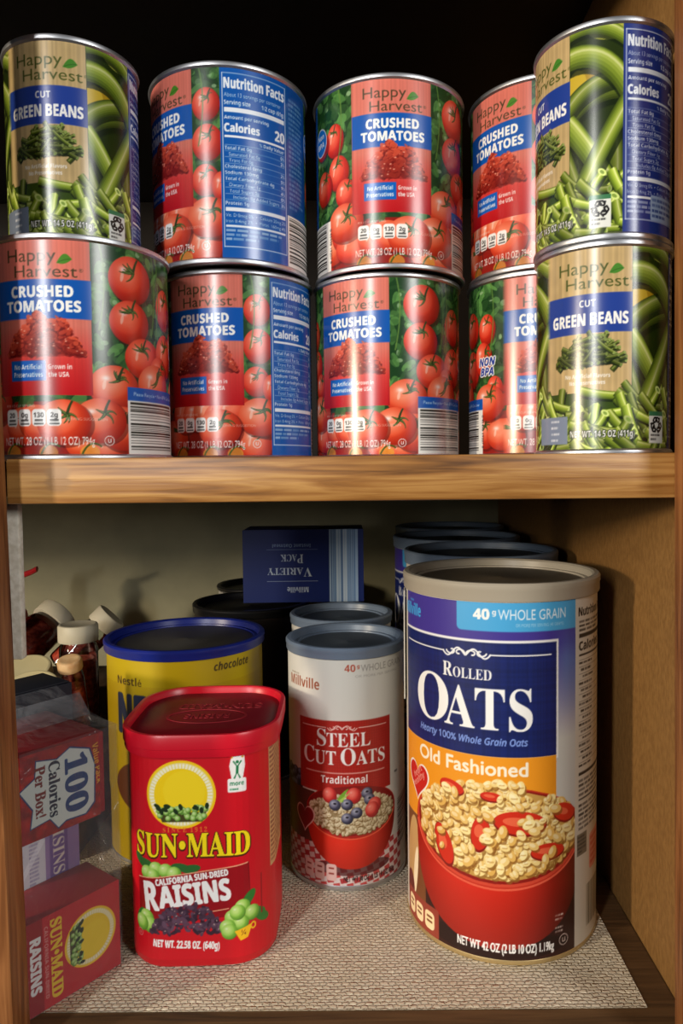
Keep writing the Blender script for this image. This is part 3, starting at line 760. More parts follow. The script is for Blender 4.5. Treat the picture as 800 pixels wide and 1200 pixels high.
def cocoa_label():
    """yellow canister front, 170 x 165 mm"""
    c = Canvas(206, 165, 1.7, rgb(188, 160, 6))
    X = lambda v: v + 103.
    c.rect(0, 20, 206, 165, rgb(180, 150, 8))
    c.text('chocolate', X(28), 10.2, 6.2, rgb(40, 24, 10), 'boldital', width=34)
    c.text('Nestlé', X(-55), 20, 6, rgb(60, 34, 16), 'bold', width=26)
    c.text('NESQUIK', X(-54), 58, 30, rgb(30, 40, 70), 'bold', width=100, bold=1.2)
    c.ell(X(0), 100, 60, 26, rgb(96, 50, 24)); c.ell(X(10), 122, 44, 24, rgb(70, 34, 18))
    return c
def variety_label():
    """blue side of a porridge box as it stands, i.e. upside down; 126 x 76 mm"""
    c = Canvas(126, 76, 3, rgb(10, 32, 100))
    for a, b, col in ((90, 126, rgb(150, 176, 206)), ):
        c.rect(a, 0, b - 6, 76, col)
    r = random.Random(9)
    x = 92.
    while x < 118:
        w = r.choice((.6, .9, 1.4)); c.rect(x, 0, x + w, 76, r.choice((rgb(90, 124, 172), rgb(190, 206, 222), rgb(60, 96, 150)))); x += w + r.choice((.6, 1, 1.4))
    c.a = c.a[:, ::-1].copy()
    cx = 81
    wh = rgb(176, 190, 210)
    c.text('Millville', cx - 12, 16, 5.4, wh, 'bold', width=22, anchor='c'); c.rect(cx - 33, 22, cx + 20, 22.5, wh, .8)
    smallcaps(c, ['VARIETY'], cx - 27, cx + 20, 36, 9, 7, wh); smallcaps(c, ['PACK'], cx - 18, cx + 6, 50, 9, 7, wh)
    c.rect(cx - 33, 55, cx + 20, 55.4, wh, .6); c.text('Instant Oatmeal', cx - 6, 61, 3.6, rgb(120, 140, 180), 'bold', anchor='c', width=40)
    c.a = np.ascontiguousarray(c.a[::-1, ::-1])
    return c
# ------------------------------------------------------------------ scene helpers
SC = bpy.context.scene
COL = SC.collection
H0 = 1.3                                  # height of the lens above the kitchen floor; heights below are relative to it

def material(name, color=(.5, .5, .5), rough=.5, metal=0., spec=.5):
    m = bpy.data.materials.new(name); m.use_nodes = True
    b = m.node_tree.nodes['Principled BSDF']
    b.inputs['Base Color'].default_value = (*color, 1)
    b.inputs['Roughness'].default_value = rough
    b.inputs['Metallic'].default_value = metal
    b.inputs['Specular IOR Level'].default_value = spec
    return m
def lin(c):
    c = np.asarray(c, float)
    return np.where(c <= .04045, c / 12.92, ((np.clip(c, 0, 1) + .055) / 1.055)**2.4)
def srgb(*c):
    return tuple(float(v) for v in lin(np.array(c) / 255.))
def nodes(m):
    return m.node_tree.nodes, m.node_tree.links
def noisy(name, c0, c1, scale, rough=.5, metal=0., bump=0., stretch=(1, 1, 1), spec=.5, detail=4):
    """two colours mixed by noise in object space"""
    m = material(name, c0, rough, metal, spec)
    N, L = nodes(m); b = N['Principled BSDF']
    tc = N.new('ShaderNodeTexCoord'); mp = N.new('ShaderNodeMapping'); mp.inputs['Scale'].default_value = stretch
    nz = N.new('ShaderNodeTexNoise'); nz.inputs['Scale'].default_value = scale; nz.inputs['Detail'].default_value = detail
    rp = N.new('ShaderNodeValToRGB'); rp.color_ramp.elements[0].color = (*c0, 1); rp.color_ramp.elements[1].color = (*c1, 1)
    rp.color_ramp.elements[0].position = .35; rp.color_ramp.elements[1].position = .65
    L.new(tc.outputs['Object'], mp.inputs['Vector']); L.new(mp.outputs['Vector'], nz.inputs['Vector'])
    L.new(nz.outputs['Fac'], rp.inputs['Fac']); L.new(rp.outputs['Color'], b.inputs['Base Color'])
    if bump:
        bp = N.new('ShaderNodeBump'); bp.inputs['Strength'].default_value = bump; bp.inputs['Distance'].default_value = .001
        L.new(nz.outputs['Fac'], bp.inputs['Height']); L.new(bp.outputs['Normal'], b.inputs['Normal'])
    return m
def wood(name, dark, mid, light, axis, rough=.45, scale=1., knot=None):
    """grain lines along an axis; knot = (centre, radius) of a paler worn spot"""
    m = material(name, mid, rough)
    N, L = nodes(m); b = N['Principled BSDF']
    tc = N.new('ShaderNodeTexCoord'); mp = N.new('ShaderNodeMapping')
    st = [60 * scale] * 3; st['XYZ'.index(axis)] = 3.2 * scale
    mp.inputs['Scale'].default_value = st
    n1 = N.new('ShaderNodeTexNoise'); n1.inputs['Scale'].default_value = 4.; n1.inputs['Detail'].default_value = 5; n1.inputs['Distortion'].default_value = .6
    n2 = N.new('ShaderNodeTexNoise'); n2.inputs['Scale'].default_value = 9 * scale; n2.inputs['Detail'].default_value = 3
    mx = N.new('ShaderNodeMath'); mx.operation = 'MULTIPLY_ADD'; mx.inputs[1].default_value = .35
    rp = N.new('ShaderNodeValToRGB')
    e = rp.color_ramp.elements
    e[0].position = .42; e[0].color = (*dark, 1); e[1].position = .82; e[1].color = (*light, 1)
    k = e.new(.6); k.color = (*mid, 1)
    L.new(tc.outputs['Object'], mp.inputs['Vector']); L.new(mp.outputs['Vector'], n1.inputs['Vector']); L.new(tc.outputs['Object'], n2.inputs['Vector'])
    L.new(n2.outputs['Fac'], mx.inputs[0]); L.new(n1.outputs['Fac'], mx.inputs[2]); L.new(mx.outputs[0], rp.inputs['Fac'])
    col = rp.outputs['Color']
    if knot:
        ctr, rad, kc = knot
        vm = N.new('ShaderNodeVectorMath'); vm.operation = 'DISTANCE'; vm.inputs[1].default_value = ctr
        ad = N.new('ShaderNodeMath'); ad.operation = 'MULTIPLY_ADD'; ad.inputs[1].default_value = .012; ad.inputs[2].default_value = -.004
        sm = N.new('ShaderNodeMath'); sm.operation = 'ADD'
        mr = N.new('ShaderNodeMapRange'); mr.inputs['From Min'].default_value = rad; mr.inputs['From Max'].default_value = rad * .75
        mc = N.new('ShaderNodeMixRGB'); mc.inputs['Color2'].default_value = (*kc, 1)
        L.new(tc.outputs['Object'], vm.inputs[0]); L.new(n1.outputs['Fac'], ad.inputs[0]); L.new(vm.outputs['Value'], sm.inputs[0]); L.new(ad.outputs[0], sm.inputs[1])
        L.new(sm.outputs[0], mr.inputs['Value']); L.new(mr.outputs['Result'], mc.inputs['Fac']); L.new(col, mc.inputs['Color1']); col = mc.outputs['Color']
    L.new(col, b.inputs['Base Color'])
    bp = N.new('ShaderNodeBump'); bp.inputs['Strength'].default_value = .35; bp.inputs['Distance'].default_value = .0008
    L.new(n1.outputs['Fac'], bp.inputs['Height']); L.new(bp.outputs['Normal'], b.inputs['Normal'])
    return m
def print_material(name, rough=.32, spec=.5):
    m = material(name, rough=rough, spec=spec)
    N, L = nodes(m)
    at = N.new('ShaderNodeVertexColor'); at.layer_name = 'print'
    L.new(at.outputs['Color'], N['Principled BSDF'].inputs['Base Color'])
    return m

M = dict(
    steel=material('tinplate', srgb(206, 208, 212), .4, 1.),
    tin_dark=material('tinplate_body', srgb(150, 150, 152), .35, 1.),
    print_gloss=print_material('glossy_print', .24, .6),
    print_satin=print_material('satin_print', .42, .45),
    board_white=noisy('white_cardboard', srgb(204, 198, 184), srgb(214, 208, 196), 60, .7),
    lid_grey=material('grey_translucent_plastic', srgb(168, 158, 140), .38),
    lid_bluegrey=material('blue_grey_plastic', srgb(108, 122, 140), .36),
    lid_bluegrey_dark=material('blue_grey_plastic_shaded', srgb(70, 78, 86), .5),  # same lid plastic, shade on the top put into its colour
    lid_top=material('clouded_shaded_top', srgb(92, 80, 62), .5),  # disc darker for its translucency, with shade painted in as well
    brass=material('gilt_tin_rim', srgb(196, 170, 118), .35, .6),
    red=noisy('red_plastic', srgb(203, 13, 29), srgb(208, 15, 31), 40, .36),
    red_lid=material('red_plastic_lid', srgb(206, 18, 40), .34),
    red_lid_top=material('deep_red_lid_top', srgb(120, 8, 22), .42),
    red_emboss=material('embossed_red_lettering', srgb(140, 24, 34), .5),
    blue_lid=material('blue_plastic_lid', srgb(22, 36, 122), .35),
    cocoa_top=material('grey_lid_centre', srgb(70, 68, 64), .45),
    yellow=material('yellow_board', srgb(186, 158, 8), .45),
    black=material('black_plastic', srgb(16, 16, 18), .38),
    dark_body=noisy('dark_brown_wrapper', srgb(30, 22, 18), srgb(44, 32, 24), 30, .5),
    paper_red=material('red_card', srgb(150, 18, 24), .5),
    paper_dark=material('brown_card', srgb(84, 60, 40), .8),
    navy=material('navy_card', srgb(10, 32, 100), .4),
    white_lid=noisy('ivory_plastic', srgb(206, 196, 168), srgb(214, 204, 180), 30, .5),
    tan_lid=noisy('tan_plastic', srgb(196, 180, 132), srgb(206, 192, 146), 30, .5),
    bits=noisy('red_spice_bits', srgb(140, 24, 16), srgb(220, 90, 60), 260, .6, bump=.6),
    spice=noisy('orange_lid_card', srgb(196, 150, 100), srgb(216, 180, 130), 120, .6),
)
def mesh_obj(name, bm, mat, parent=None, loc=None, smooth=35, rot=None):
    me = bpy.data.meshes.new(name)
    bmesh.ops.recalc_face_normals(bm, faces=bm.faces)
    bm.to_mesh(me); bm.free()
    for m_ in (mat if isinstance(mat, (list, tuple)) else [mat]):
        me.materials.append(m_)
    if smooth:
        me.polygons.foreach_set('use_smooth', [True] * len(me.polygons))
        me.set_sharp_from_angle(angle=radians(smooth))
    o = bpy.data.objects.new(name, me)
    COL.objects.link(o)
    if parent: o.parent = parent
    if loc: o.location = loc
    if rot: o.rotation_euler = rot
    return o
def tag(o, label=None, cat=None, group=None, kind=None):
    if label: o['label'] = label
    if cat: o['category'] = cat
    if group: o['group'] = group
    if kind: o['kind'] = kind
    return o
def thing(name, label, cat, loc=(0, 0, 0), rz=0., group=None):
    o = bpy.data.objects.new(name, None); o.empty_display_size = .02
    COL.objects.link(o)
    o.location = (loc[0], loc[1], loc[2] + H0); o.rotation_euler = (0, 0, rz)
    return tag(o, label, cat, group)
def copy_tree(o, parent=None):
    c = o.copy(); COL.objects.link(c)
    if parent is not None: c.parent = parent
    for ch in list(o.children):
        copy_tree(ch, c)
    return c
def box_bm(bm, x0, y0, z0, x1, y1, z1, bevel=0.):
    vs = [bm.verts.new(p) for p in ((x0, y0, z0), (x1, y0, z0), (x1, y1, z0), (x0, y1, z0), (x0, y0, z1), (x1, y0, z1), (x1, y1, z1), (x0, y1, z1))]
    fs = [bm.faces.new([vs[i] for i in f]) for f in ((0, 3, 2, 1), (4, 5, 6, 7), (0, 1, 5, 4), (1, 2, 6, 5), (2, 3, 7, 6), (3, 0, 4, 7))]
    if bevel:
        es = list({e for f in fs for e in f.edges})
        bmesh.ops.bevel(bm, geom=es, offset=bevel, segments=2, affect='EDGES', profile=.5)
    return bm
def box(x0, y0, z0, x1, y1, z1, bevel=0.):
    return box_bm(bmesh.new(), x0, y0, z0, x1, y1, z1, bevel)
def loop_shape(loops, close=False, cap0=True, cap1=True):
    """skin a list of point loops"""
    bm = bmesh.new()
    R = [[bm.verts.new(p) for p in l] for l in loops]
    n = len(R[0])
    for a, b in zip(R, R[1:]):
        for i in range(n):
            bm.faces.new((a[i], a[(i + 1) % n], b[(i + 1) % n], b[i]))
    if close:
        for i in range(n):
            bm.faces.new((R[-1][i], R[-1][(i + 1) % n], R[0][(i + 1) % n], R[0][i]))
    else:
        if cap0: bm.faces.new(R[0][::-1])
        if cap1: bm.faces.new(R[-1])
    return bm
def circle(r, z, n=96):
    return [(r * cos(2 * pi * i / n), r * sin(2 * pi * i / n), z) for i in range(n)]
def lathe(prof, n=96, close=False, cap0=True, cap1=True):
    return loop_shape([circle(r, z, n) for r, z in prof], close, cap0, cap1)
def rrect_loop(w, d, r, z, n=10, bulge=0.):
    """rounded rectangle; bulge bows the sides outwards"""
    out = []
    for k, (sx, sy) in enumerate(((1, -1), (1, 1), (-1, 1), (-1, -1))):
        cx, cy = sx * (w / 2 - r), sy * (d / 2 - r)
        for i in range(n + 1):
            a = radians(-90 + 90 * k + 90 * i / n)
            x, y = cx + r * cos(a), cy + r * sin(a)
            out.append((x, y, z))
    if bulge:
        res = []
        for x, y, zz in out:
            k = 1 + 0 * x
            res.append((x * (1 + bulge * (1 - (2 * y / d)**2)), y * (1 + bulge * (1 - (2 * x / w)**2)), zz))
        # extra points along each straight side so that the bow is smooth
        fin = []
        for i, p in enumerate(out):
            q = out[(i + 1) % len(out)]
            seg = 8 if math.dist(p, q) > .008 else 1
            for j in range(seg):
                x = p[0] + (q[0] - p[0]) * j / seg; y = p[1] + (q[1] - p[1]) * j / seg
                fin.append((x * (1 + bulge * (1 - min(1, (2 * y / d)**2))), y * (1 + bulge * (1 - min(1, (2 * x / w)**2))), z))
        return fin
    return out
def print_grid(name, c, pos, mat, parent, wrap=False):
    """sheet carrying artwork c: pos(xmm array, ymm array) -> points"""
    nx, ny = c.W, c.H
    X = (np.arange(nx) + .5) / c.ppm if wrap else np.linspace(0, c.w, nx)
    Y = np.linspace(0, c.h, ny)
    gx, gy = np.meshgrid(X, Y)
    P = pos(gx.ravel(), gy.ravel()).astype(np.float32)
    me = bpy.data.meshes.new(name)
    idx = np.arange(nx * ny).reshape(ny, nx)
    if wrap:
        nxt = np.roll(idx, -1, 1)
        a, b, cc, d = idx[1:], nxt[1:], nxt[:-1], idx[:-1]
    else:
        a, b, cc, d = idx[1:, :-1], idx[1:, 1:], idx[:-1, 1:], idx[:-1, :-1]
    F = np.stack([a, b, cc, d], -1).reshape(-1, 4).astype(np.int32)
    me.vertices.add(nx * ny); me.vertices.foreach_set('co', P.ravel())
    me.loops.add(F.size); me.loops.foreach_set('vertex_index', F.ravel())
    me.polygons.add(len(F)); me.polygons.foreach_set('loop_start', np.arange(0, F.size, 4, dtype=np.int32))
    me.polygons.foreach_set('use_smooth', np.ones(len(F), bool))
    me.update(calc_edges=True)
    at = me.color_attributes.new('print', 'FLOAT_COLOR', 'POINT')
    col = np.ones((nx * ny, 4), np.float32); col[:, :3] = lin(c.a.reshape(-1, 3))
    at.data.foreach_set('color', col.ravel())
    me.materials.append(mat)
    o = bpy.data.objects.new(name, me); COL.objects.link(o); o.parent = parent
    return o
def on_cylinder(r, top, x0=0.):
    """wrap mm artwork on a cylinder; x0 = artwork mm that faces the front (-Y)"""
    def f(x, y):
        a = (x - x0) / 1000. / r
        return np.stack([r * np.sin(a), -r * np.cos(a), top - y / 1000.], 1)
    return f

# ------------------------------------------------------------------ cabinet
ZL = -.3094          # top of the liner on the lower board
ZS = .0065           # top of the upper shelf
YF, YB = .385, .990
XL, XR, WR, WL = -.186, .1615, .177, -1.28
oak_x = wood('worn_oak_rail', srgb(86, 52, 18), srgb(150, 100, 44), srgb(190, 142, 78), 'X', .42, 1., ((-.163, .385, H0 - .0035), .0105, srgb(150, 108, 60)))
oak_z = wood('stained_oak_post', srgb(74, 40, 18), srgb(126, 76, 38), srgb(160, 104, 58), 'Z', .45)
brown_in = noisy('brown_cabinet_side', srgb(126, 88, 42), srgb(142, 102, 52), 420, .6, bump=.25, stretch=(1, 1, .5))
shade_dark = noisy('shade_darkened_board', srgb(20, 14, 10), srgb(30, 21, 14), 20, .6)  # shade of the upper compartment put into the board colour
dark_board = wood('dark_board', srgb(50, 34, 18), srgb(78, 54, 30), srgb(96, 68, 40), 'X', .55)
cream = noisy('cream_paint', srgb(146, 142, 114), srgb(164, 158, 126), 14, .7, bump=.15)
cab = thing('pantry_cabinet', 'dark stained wooden pantry cabinet with one oak edged shelf and cream back', 'cabinet', (0, YF, ZL - .02))
cab['kind'] = 'structure'
inv = Matrix.Translation((0, -YF, -(ZL - .02) - H0))
def cpart(name, b, mat, smooth=0):
    """cabinet part given in lens-relative coordinates"""
    x0, y0, z0, x1, y1, z1 = b[:6]
    bm = box(x0, y0 , z0 + H0, x1, y1, z1 + H0, b[6] if len(b) > 6 else .0015)
    o = mesh_obj(name, bm, mat, None, smooth=30)
    o.parent = cab
    o.matrix_parent_inverse = inv
    return o
cpart('side_panel', (WR, YF - .018, ZL - .06, WR + .018, YB, .36), brown_in)
cpart('side_panel', (WL - .018, YF - .018, ZL - .06, WL, YB, .36), brown_in)
cpart('back_panel', (WL - .018, YB, ZL - .06, WR + .018, YB + .012, ZS - .010), cream)
cpart('back_panel', (WL - .018, YB, ZS - .010, WR + .018, YB + .012, .36), shade_dark)
cpart('bottom_panel', (WL, YF, ZL - .0206, WR, YB, ZL - .0006), dark_board)
cpart('top_panel', (WL - .018, YF - .018, .36, WR + .018, YB + .012, .38), shade_dark)
cpart('shelf', (WL, YF + .0185, ZS - .0195, WR, YB, ZS), dark_board)
cpart('shelf_edge', (-.1905, YF, ZS - .0228, XR + .002, YF + .018, ZS + .0012, .0012), oak_x)
cpart('shelf_edge', (WL, YF, ZS - .0228, XL - .044, YF + .018, ZS + .0012, .0012), oak_x)
def stile(x0b, x1b, x0t, x1t):
    """upright of the face frame, edges given at the foot and at the top"""
    zb, zt = ZL - .06 + H0, .36 + H0
    y0, y1 = YF - .019, YF
    bm = loop_shape([[(x0b, y0, zb), (x1b, y0, zb), (x1b, y1, zb), (x0b, y1, zb)], [(x0t, y0, zt), (x1t, y0, zt), (x1t, y1, zt), (x0t, y1, zt)]])
    bmesh.ops.bevel(bm, geom=bm.edges[:], offset=.0015, segments=2, affect='EDGES', profile=.5)
    o = mesh_obj('stile', bm, oak_z, None, smooth=30)
    o.parent = cab; o.matrix_parent_inverse = inv
stile(.1652, WR + .018, .1575, WR + .018)
stile(XL - .040, -.1855, XL - .047, -.1945)
stile(WL - .018, WL + .03, WL - .018, WL + .03)
cpart('bottom_rail', (WL + .03, YF - .019, ZL - .06, XL - .040, YF, ZL - .022), oak_z)
cpart('bottom_rail', (XL, YF - .019, ZL - .06, XR, YF, ZL - .022), oak_z)
cpart('top_rail', (WL + .03, YF - .019, .305, -.235, YF, .36), oak_z)
cpart('top_rail', (-.194, YF - .019, .305, .1575, YF, .36), oak_z)
cpart('filler_strip', (-.216, YF + .014, -.103, -.1915, YF + .020, ZS - .0235, .001), noisy('speckled_white_paint', srgb(206, 196, 176), srgb(230, 222, 206), 300, .7))
# liner
m = noisy('embossed_shelf_liner', srgb(220, 204, 176), srgb(230, 216, 190), 30, .55)
N, L = nodes(m); b = N['Principled BSDF']
tc = N.new('ShaderNodeTexCoord'); nz = N.new('ShaderNodeTexNoise'); nz.inputs['Scale'].default_value = 130; nz.inputs['Detail'].default_value = 2
mxv = N.new('ShaderNodeMixRGB'); mxv.blend_type = 'ADD'; mxv.inputs['Fac'].default_value = .0035
br = N.new('ShaderNodeTexBrick'); br.inputs['Scale'].default_value = 1.; br.inputs['Brick Width'].default_value = .0046; br.inputs['Row Height'].default_value = .0027
br.inputs['Mortar Size'].default_value = .0007; br.inputs['Mortar Smooth'].default_value = 1.
br.inputs['Color1'].default_value = (1, 1, 1, 1); br.inputs['Color2'].default_value = (.6, .6, .6, 1); br.inputs['Mortar'].default_value = (0, 0, 0, 1)
bp = N.new('ShaderNodeBump'); bp.inputs['Strength'].default_value = 1.; bp.inputs['Distance'].default_value = .0018
L.new(tc.outputs['Object'], mxv.inputs['Color1']); L.new(nz.outputs['Color'], mxv.inputs['Color2']); L.new(mxv.outputs['Color'], br.inputs['Vector'])
L.new(br.outputs['Color'], bp.inputs['Height']); L.new(bp.outputs['Normal'], b.inputs['Normal'])
lo = mesh_obj('shelf_liner', box(-.62, .4052, ZL - .0005, .1578, YB - .003, ZL), m, None, smooth=0)
lo.location = (0, 0, H0)
tag(lo, 'beige embossed grip liner covering the lower board', 'shelf liner')

# ------------------------------------------------------------------ food cans
def can_parts(root, R, r, h, art, x_front, seed=0):
    mesh_obj('body', lathe([(r * .9, .0012), (r - .0006, .0022), (r, .0032), (r, h - .0032), (r - .0006, h - .0022)], cap1=False), M['tin_dark'], root)
    mesh_obj('base_rim', lathe([(R - .0022, .0008), (R - .0012, 0), (R - .0003, .0004), (R, .0014), (R - .0002, .0026), (r + .0003, .0036), (R - .003, .0036)], close=True), M['steel'], root)
    lid = lathe([(r + .0003, h - .0036), (R - .0002, h - .0027), (R, h - .0014), (R - .0003, h - .0004), (R - .0012, h), (R - .0022, h - .0008), (R - .0026, h - .0044), (R * .86, h - .0044), (R * .84, h - .0038), (R * .72, h - .0038), (R * .70, h - .0043), (R * .3, h - .0043)], cap0=False)
    mesh_obj('lid', lid, M['steel'], root)
    art_h = art.h / 1000.
    print_grid('label', art, on_cylinder(r + .0002, h / 2 + art_h / 2, x_front), M['print_gloss'], root, wrap=True)
RT, rT, HT = .0516, .0499, .119
RB, rB, HB = .0381, .0366, .1127
ART_T = tomato_label()
tc_proto = thing('tomato_can', 'x', 'can')
can_parts(tc_proto, RT, rT, HT, ART_T, 0)
ART_B = bean_label()
bc_proto = thing('green_bean_can', 'x', 'can')
can_parts(bc_proto, RB, rB, HB, ART_B, 0)
mmT = 2 * pi * (rT + .0002) * 1000 / 360          # mm of wrapper per degree
mmB = 2 * pi * (rB + .0002) * 1000 / 360
def turn(edge_mm, deg, mm):
    """rotation about Z that brings wrapper position edge_mm to angle deg right of the front"""
    return radians(deg - edge_mm / mm)
TC = [  # x, y, tier, wrapper edge (mm), its angle, label
    (-.1688, .4371, 0, 228.7, 27.6, 'crushed tomato can with barcode panel, under the left green bean can', 'tall'),
    (-.0880, .5078, 0, 52.2, 13.7, 'crushed tomato can on the shelf with nutrition panel at its right edge, under another can', ''),
    (.0149, .5190, 0, 228.7, .5, 'crushed tomato can on the shelf showing two bright streaks, second from the right end', ''),
    (.1226, .5157, 0, 0, -40, 'crushed tomato can on the shelf half hidden behind the lower right green bean can', ''),
    (-.0894, .4972, 1, 52.2, -15.9, 'stacked crushed tomato can turned so its blue nutrition panel faces forward', ''),
    (.0170, .5122, 1, 176.5, -29.2, 'stacked crushed tomato can facing forward in the middle of the upper row', ''),
    (.1236, .5126, 1, 52.2, -22, 'stacked crushed tomato can partly hidden behind the upper right green bean can', ''),
]
TL = ['crushed tomatoes can at the left end of the shelf, green bean can on top',
      'crushed tomatoes can on the shelf directly under the can showing Nutrition Facts',
      'crushed tomatoes can on the shelf, front panel left of ripe tomatoes, third from left',
      'crushed tomatoes can on the shelf half hidden behind the lower green beans can',
      'stacked crushed tomatoes can turned to show its blue Nutrition Facts panel',
      'stacked crushed tomatoes can with its front panel squarely facing forward',
      'stacked crushed tomatoes can half hidden behind the upper right green beans can']
for i, (x, y, tier, e, dg_, _, _) in enumerate(TC):
    o = tc_proto if i == 0 else copy_tree(tc_proto)
    o.location = (x, y, H0 + ZS + tier * (HT + .0001)); o.rotation_euler = (0, 0, turn(e, dg_, mmT))
    tag(o, TL[i], 'can', 'crushed tomato cans on the upper shelf')
BC = [(.1358, .4240, ZS, 46.5, 6.7, 'green beans can standing on the shelf at the right end, front panel visible'),
      (.1352, .4238, ZS + HB + .0001, 46.5, -44, 'green beans can stacked at the right, navy nutrition panel at its right edge'),
      (-.1726, .4442, ZS + HT + .0001, 46.5, 33, 'green beans can stacked on the left crushed tomatoes can')]
for i, (x, y, z, e, dg_, lb) in enumerate(BC):
    o = bc_proto if i == 0 else copy_tree(bc_proto)
    o.location = (x, y, H0 + z); o.rotation_euler = (0, 0, turn(e, dg_, mmB))
    tag(o, lb, 'can', 'green bean cans on the upper shelf')

# ------------------------------------------------------------------ oat canisters
def canister(root, r, h, art, lidh, lidr, lid_mat, top_mat, rim_mat, body_mat, label_top=.0012, rim=.0035):
    """cardboard tube with metal foot rim and a plastic snap lid"""
    mesh_obj('body', lathe([(r * .6, .002), (r - .0012, .002), (r - .0003, .003), (r - .0003, h - .009), (r - .002, h - .0075)]), body_mat, root)
    mesh_obj('base_rim', lathe([(r - .0025, .0006), (r - .0012, 0), (r + .0002, .0003), (r + .0006, .0012), (r + .0005, rim - .0006), (r, rim), (r - .0025, rim)], close=True), rim_mat, root)
    z = h - lidh
    lid = mesh_obj('lid', lathe([(lidr - .0017, z), (lidr - .0003, z + .0002), (lidr, z + .001), (lidr, z + lidh * .55), (lidr + .0004, z + lidh * .62), (lidr + .0004, h - .0012), (lidr - .0006, h), (lidr - .0035, h), (lidr - .0048, h - .0012), (lidr - .0056, h - .0052), (lidr - .0085, h - .0052), (lidr - .0087, h - .0062), (lidr - .012, h - .0062)], cap0=False, cap1=False), lid_mat, root)
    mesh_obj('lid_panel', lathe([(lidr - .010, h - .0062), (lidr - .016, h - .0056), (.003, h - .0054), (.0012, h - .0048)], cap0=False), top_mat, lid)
    if art is not None:
        print_grid('label', art, on_cylinder(r + .0001, z - .0004, art.w / 2), M['print_satin'], root)
    return root
OA = oats_label()
oh = .2395
oats = thing('oats_canister', 'large rolled oats canister with blue and orange label at the front right', 'canister', (.0915, .5058, ZL), 0, 'rolled oats canisters in a row')
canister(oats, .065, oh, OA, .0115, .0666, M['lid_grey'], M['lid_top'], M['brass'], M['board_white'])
def thin(c, k):
    """coarser copy of artwork for canisters that stand mostly hidden"""
    d = Canvas(c.w, c.h, c.ppm / k, rgb(0, 0, 0))
    iy = (np.arange(d.H) * c.H / d.H).astype(int); ix = (np.arange(d.W) * c.W / d.W).astype(int)
    d.a = smooth(c.a, 1)[np.ix_(iy, ix)]
    return d
ob = thing('oats_canister', 'rolled oats canister second in the row, mostly hidden behind the large front one', 'canister', (.0990, .6420, ZL), radians(10), 'rolled oats canisters in a row')
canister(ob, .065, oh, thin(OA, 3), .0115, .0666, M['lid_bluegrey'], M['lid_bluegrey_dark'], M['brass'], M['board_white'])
for x, y, rz, lb in ((.0940, .7765, -30, 'rolled oats canister third in the row, only its left edge and lid showing'), (.1020, .9120, 20, 'rearmost rolled oats canister against the cream back, just its lid rim showing')):
    o = copy_tree(ob); o.location = (x, y, H0 + ZL); o.rotation_euler = (0, 0, radians(rz)); o['label'] = lb
SA = steel_label()
st = thing('steel_cut_oats_canister', 'white and red steel cut oats canister standing in the centre, front of two', 'canister', (-.0180, .5677, ZL), 0, 'steel cut oats canisters')
canister(st, .0452, .1806, SA, .0085, .0464, M['lid_bluegrey'], M['lid_bluegrey_dark'], M['steel'], M['board_white'], rim=.0045)
st2 = thing('steel_cut_oats_canister', 'white canister with grey lid directly behind the steel cut oats canister', 'canister', (-.0250, .6640, ZL), radians(24), 'steel cut oats canisters')
canister(st2, .0452, .1806, thin(SA, 2), .0085, .0464, M['lid_bluegrey'], M['lid_bluegrey_dark'], M['steel'], M['board_white'], rim=.0045)

mesh_obj('lid_tab', box(-.0110, -.0472, .1728, -.0035, -.0462, .1782, .0003), M['red'], st2, smooth=30)
fl = mesh_obj('label_edge', loop_shape([[(-.0655, .006, z), (-.0664, .006, z), (-.0672, -.004 + d, z), (-.0664, -.004 + d, z)] for z, d in ((.150, 0), (.200, -.001), (.2265, -.003))]), M['board_white'], oats, smooth=30)
# ------------------------------------------------------------------ red raisin canister
def resample(loop, n):
    P = np.array([p[:2] for p in loop]); P = np.vstack([P, P[:1]])
    d = np.concatenate([[0], np.cumsum(np.hypot(*np.diff(P, axis=0).T))])
    return P, d
rc = thing('raisin_canister', 'red plastic raisin canister with rounded square lid and yellow sun disc', 'canister', (-.1095, .4890, ZL), radians(2.))
RW, RD, RH, BU = .0900, .0930, .1490, .035
bodyloops = []
for k, z in ((.93, .0), (.975, .0008), (1., .003), (1., RH - .012), (.985, RH - .010)):
    bodyloops.append([(x * k, y * k, z) for x, y, _ in rrect_loop(RW, RD, .024, 0, 10, BU)])
mesh_obj('body', loop_shape(bodyloops), M['red'], rc, smooth=40)
def lidloop(g, z):
    return [(x, y, z) for x, y, _ in rrect_loop(RW + g, RD + g, .026 + g / 2, 0, 10, BU)]
lid = mesh_obj('lid', loop_shape([lidloop(.0035, RH - .0145), lidloop(.0060, RH - .0142), lidloop(.0066, RH - .0130), lidloop(.0068, RH - .0092), lidloop(.0082, RH - .0088), lidloop(.0084, RH - .0016), lidloop(.0072, RH), lidloop(.0030, RH), lidloop(.0012, RH - .0014), lidloop(0, RH - .0046)], cap0=False, cap1=False), M['red_lid'], rc, smooth=50)
mesh_obj('lid_panel', loop_shape([lidloop(.0006, RH - .0046), lidloop(-.006, RH - .0046), lidloop(-.008, RH - .004), lidloop(-.040, RH - .004)], cap0=False), M['red_lid_top'], lid, smooth=40)
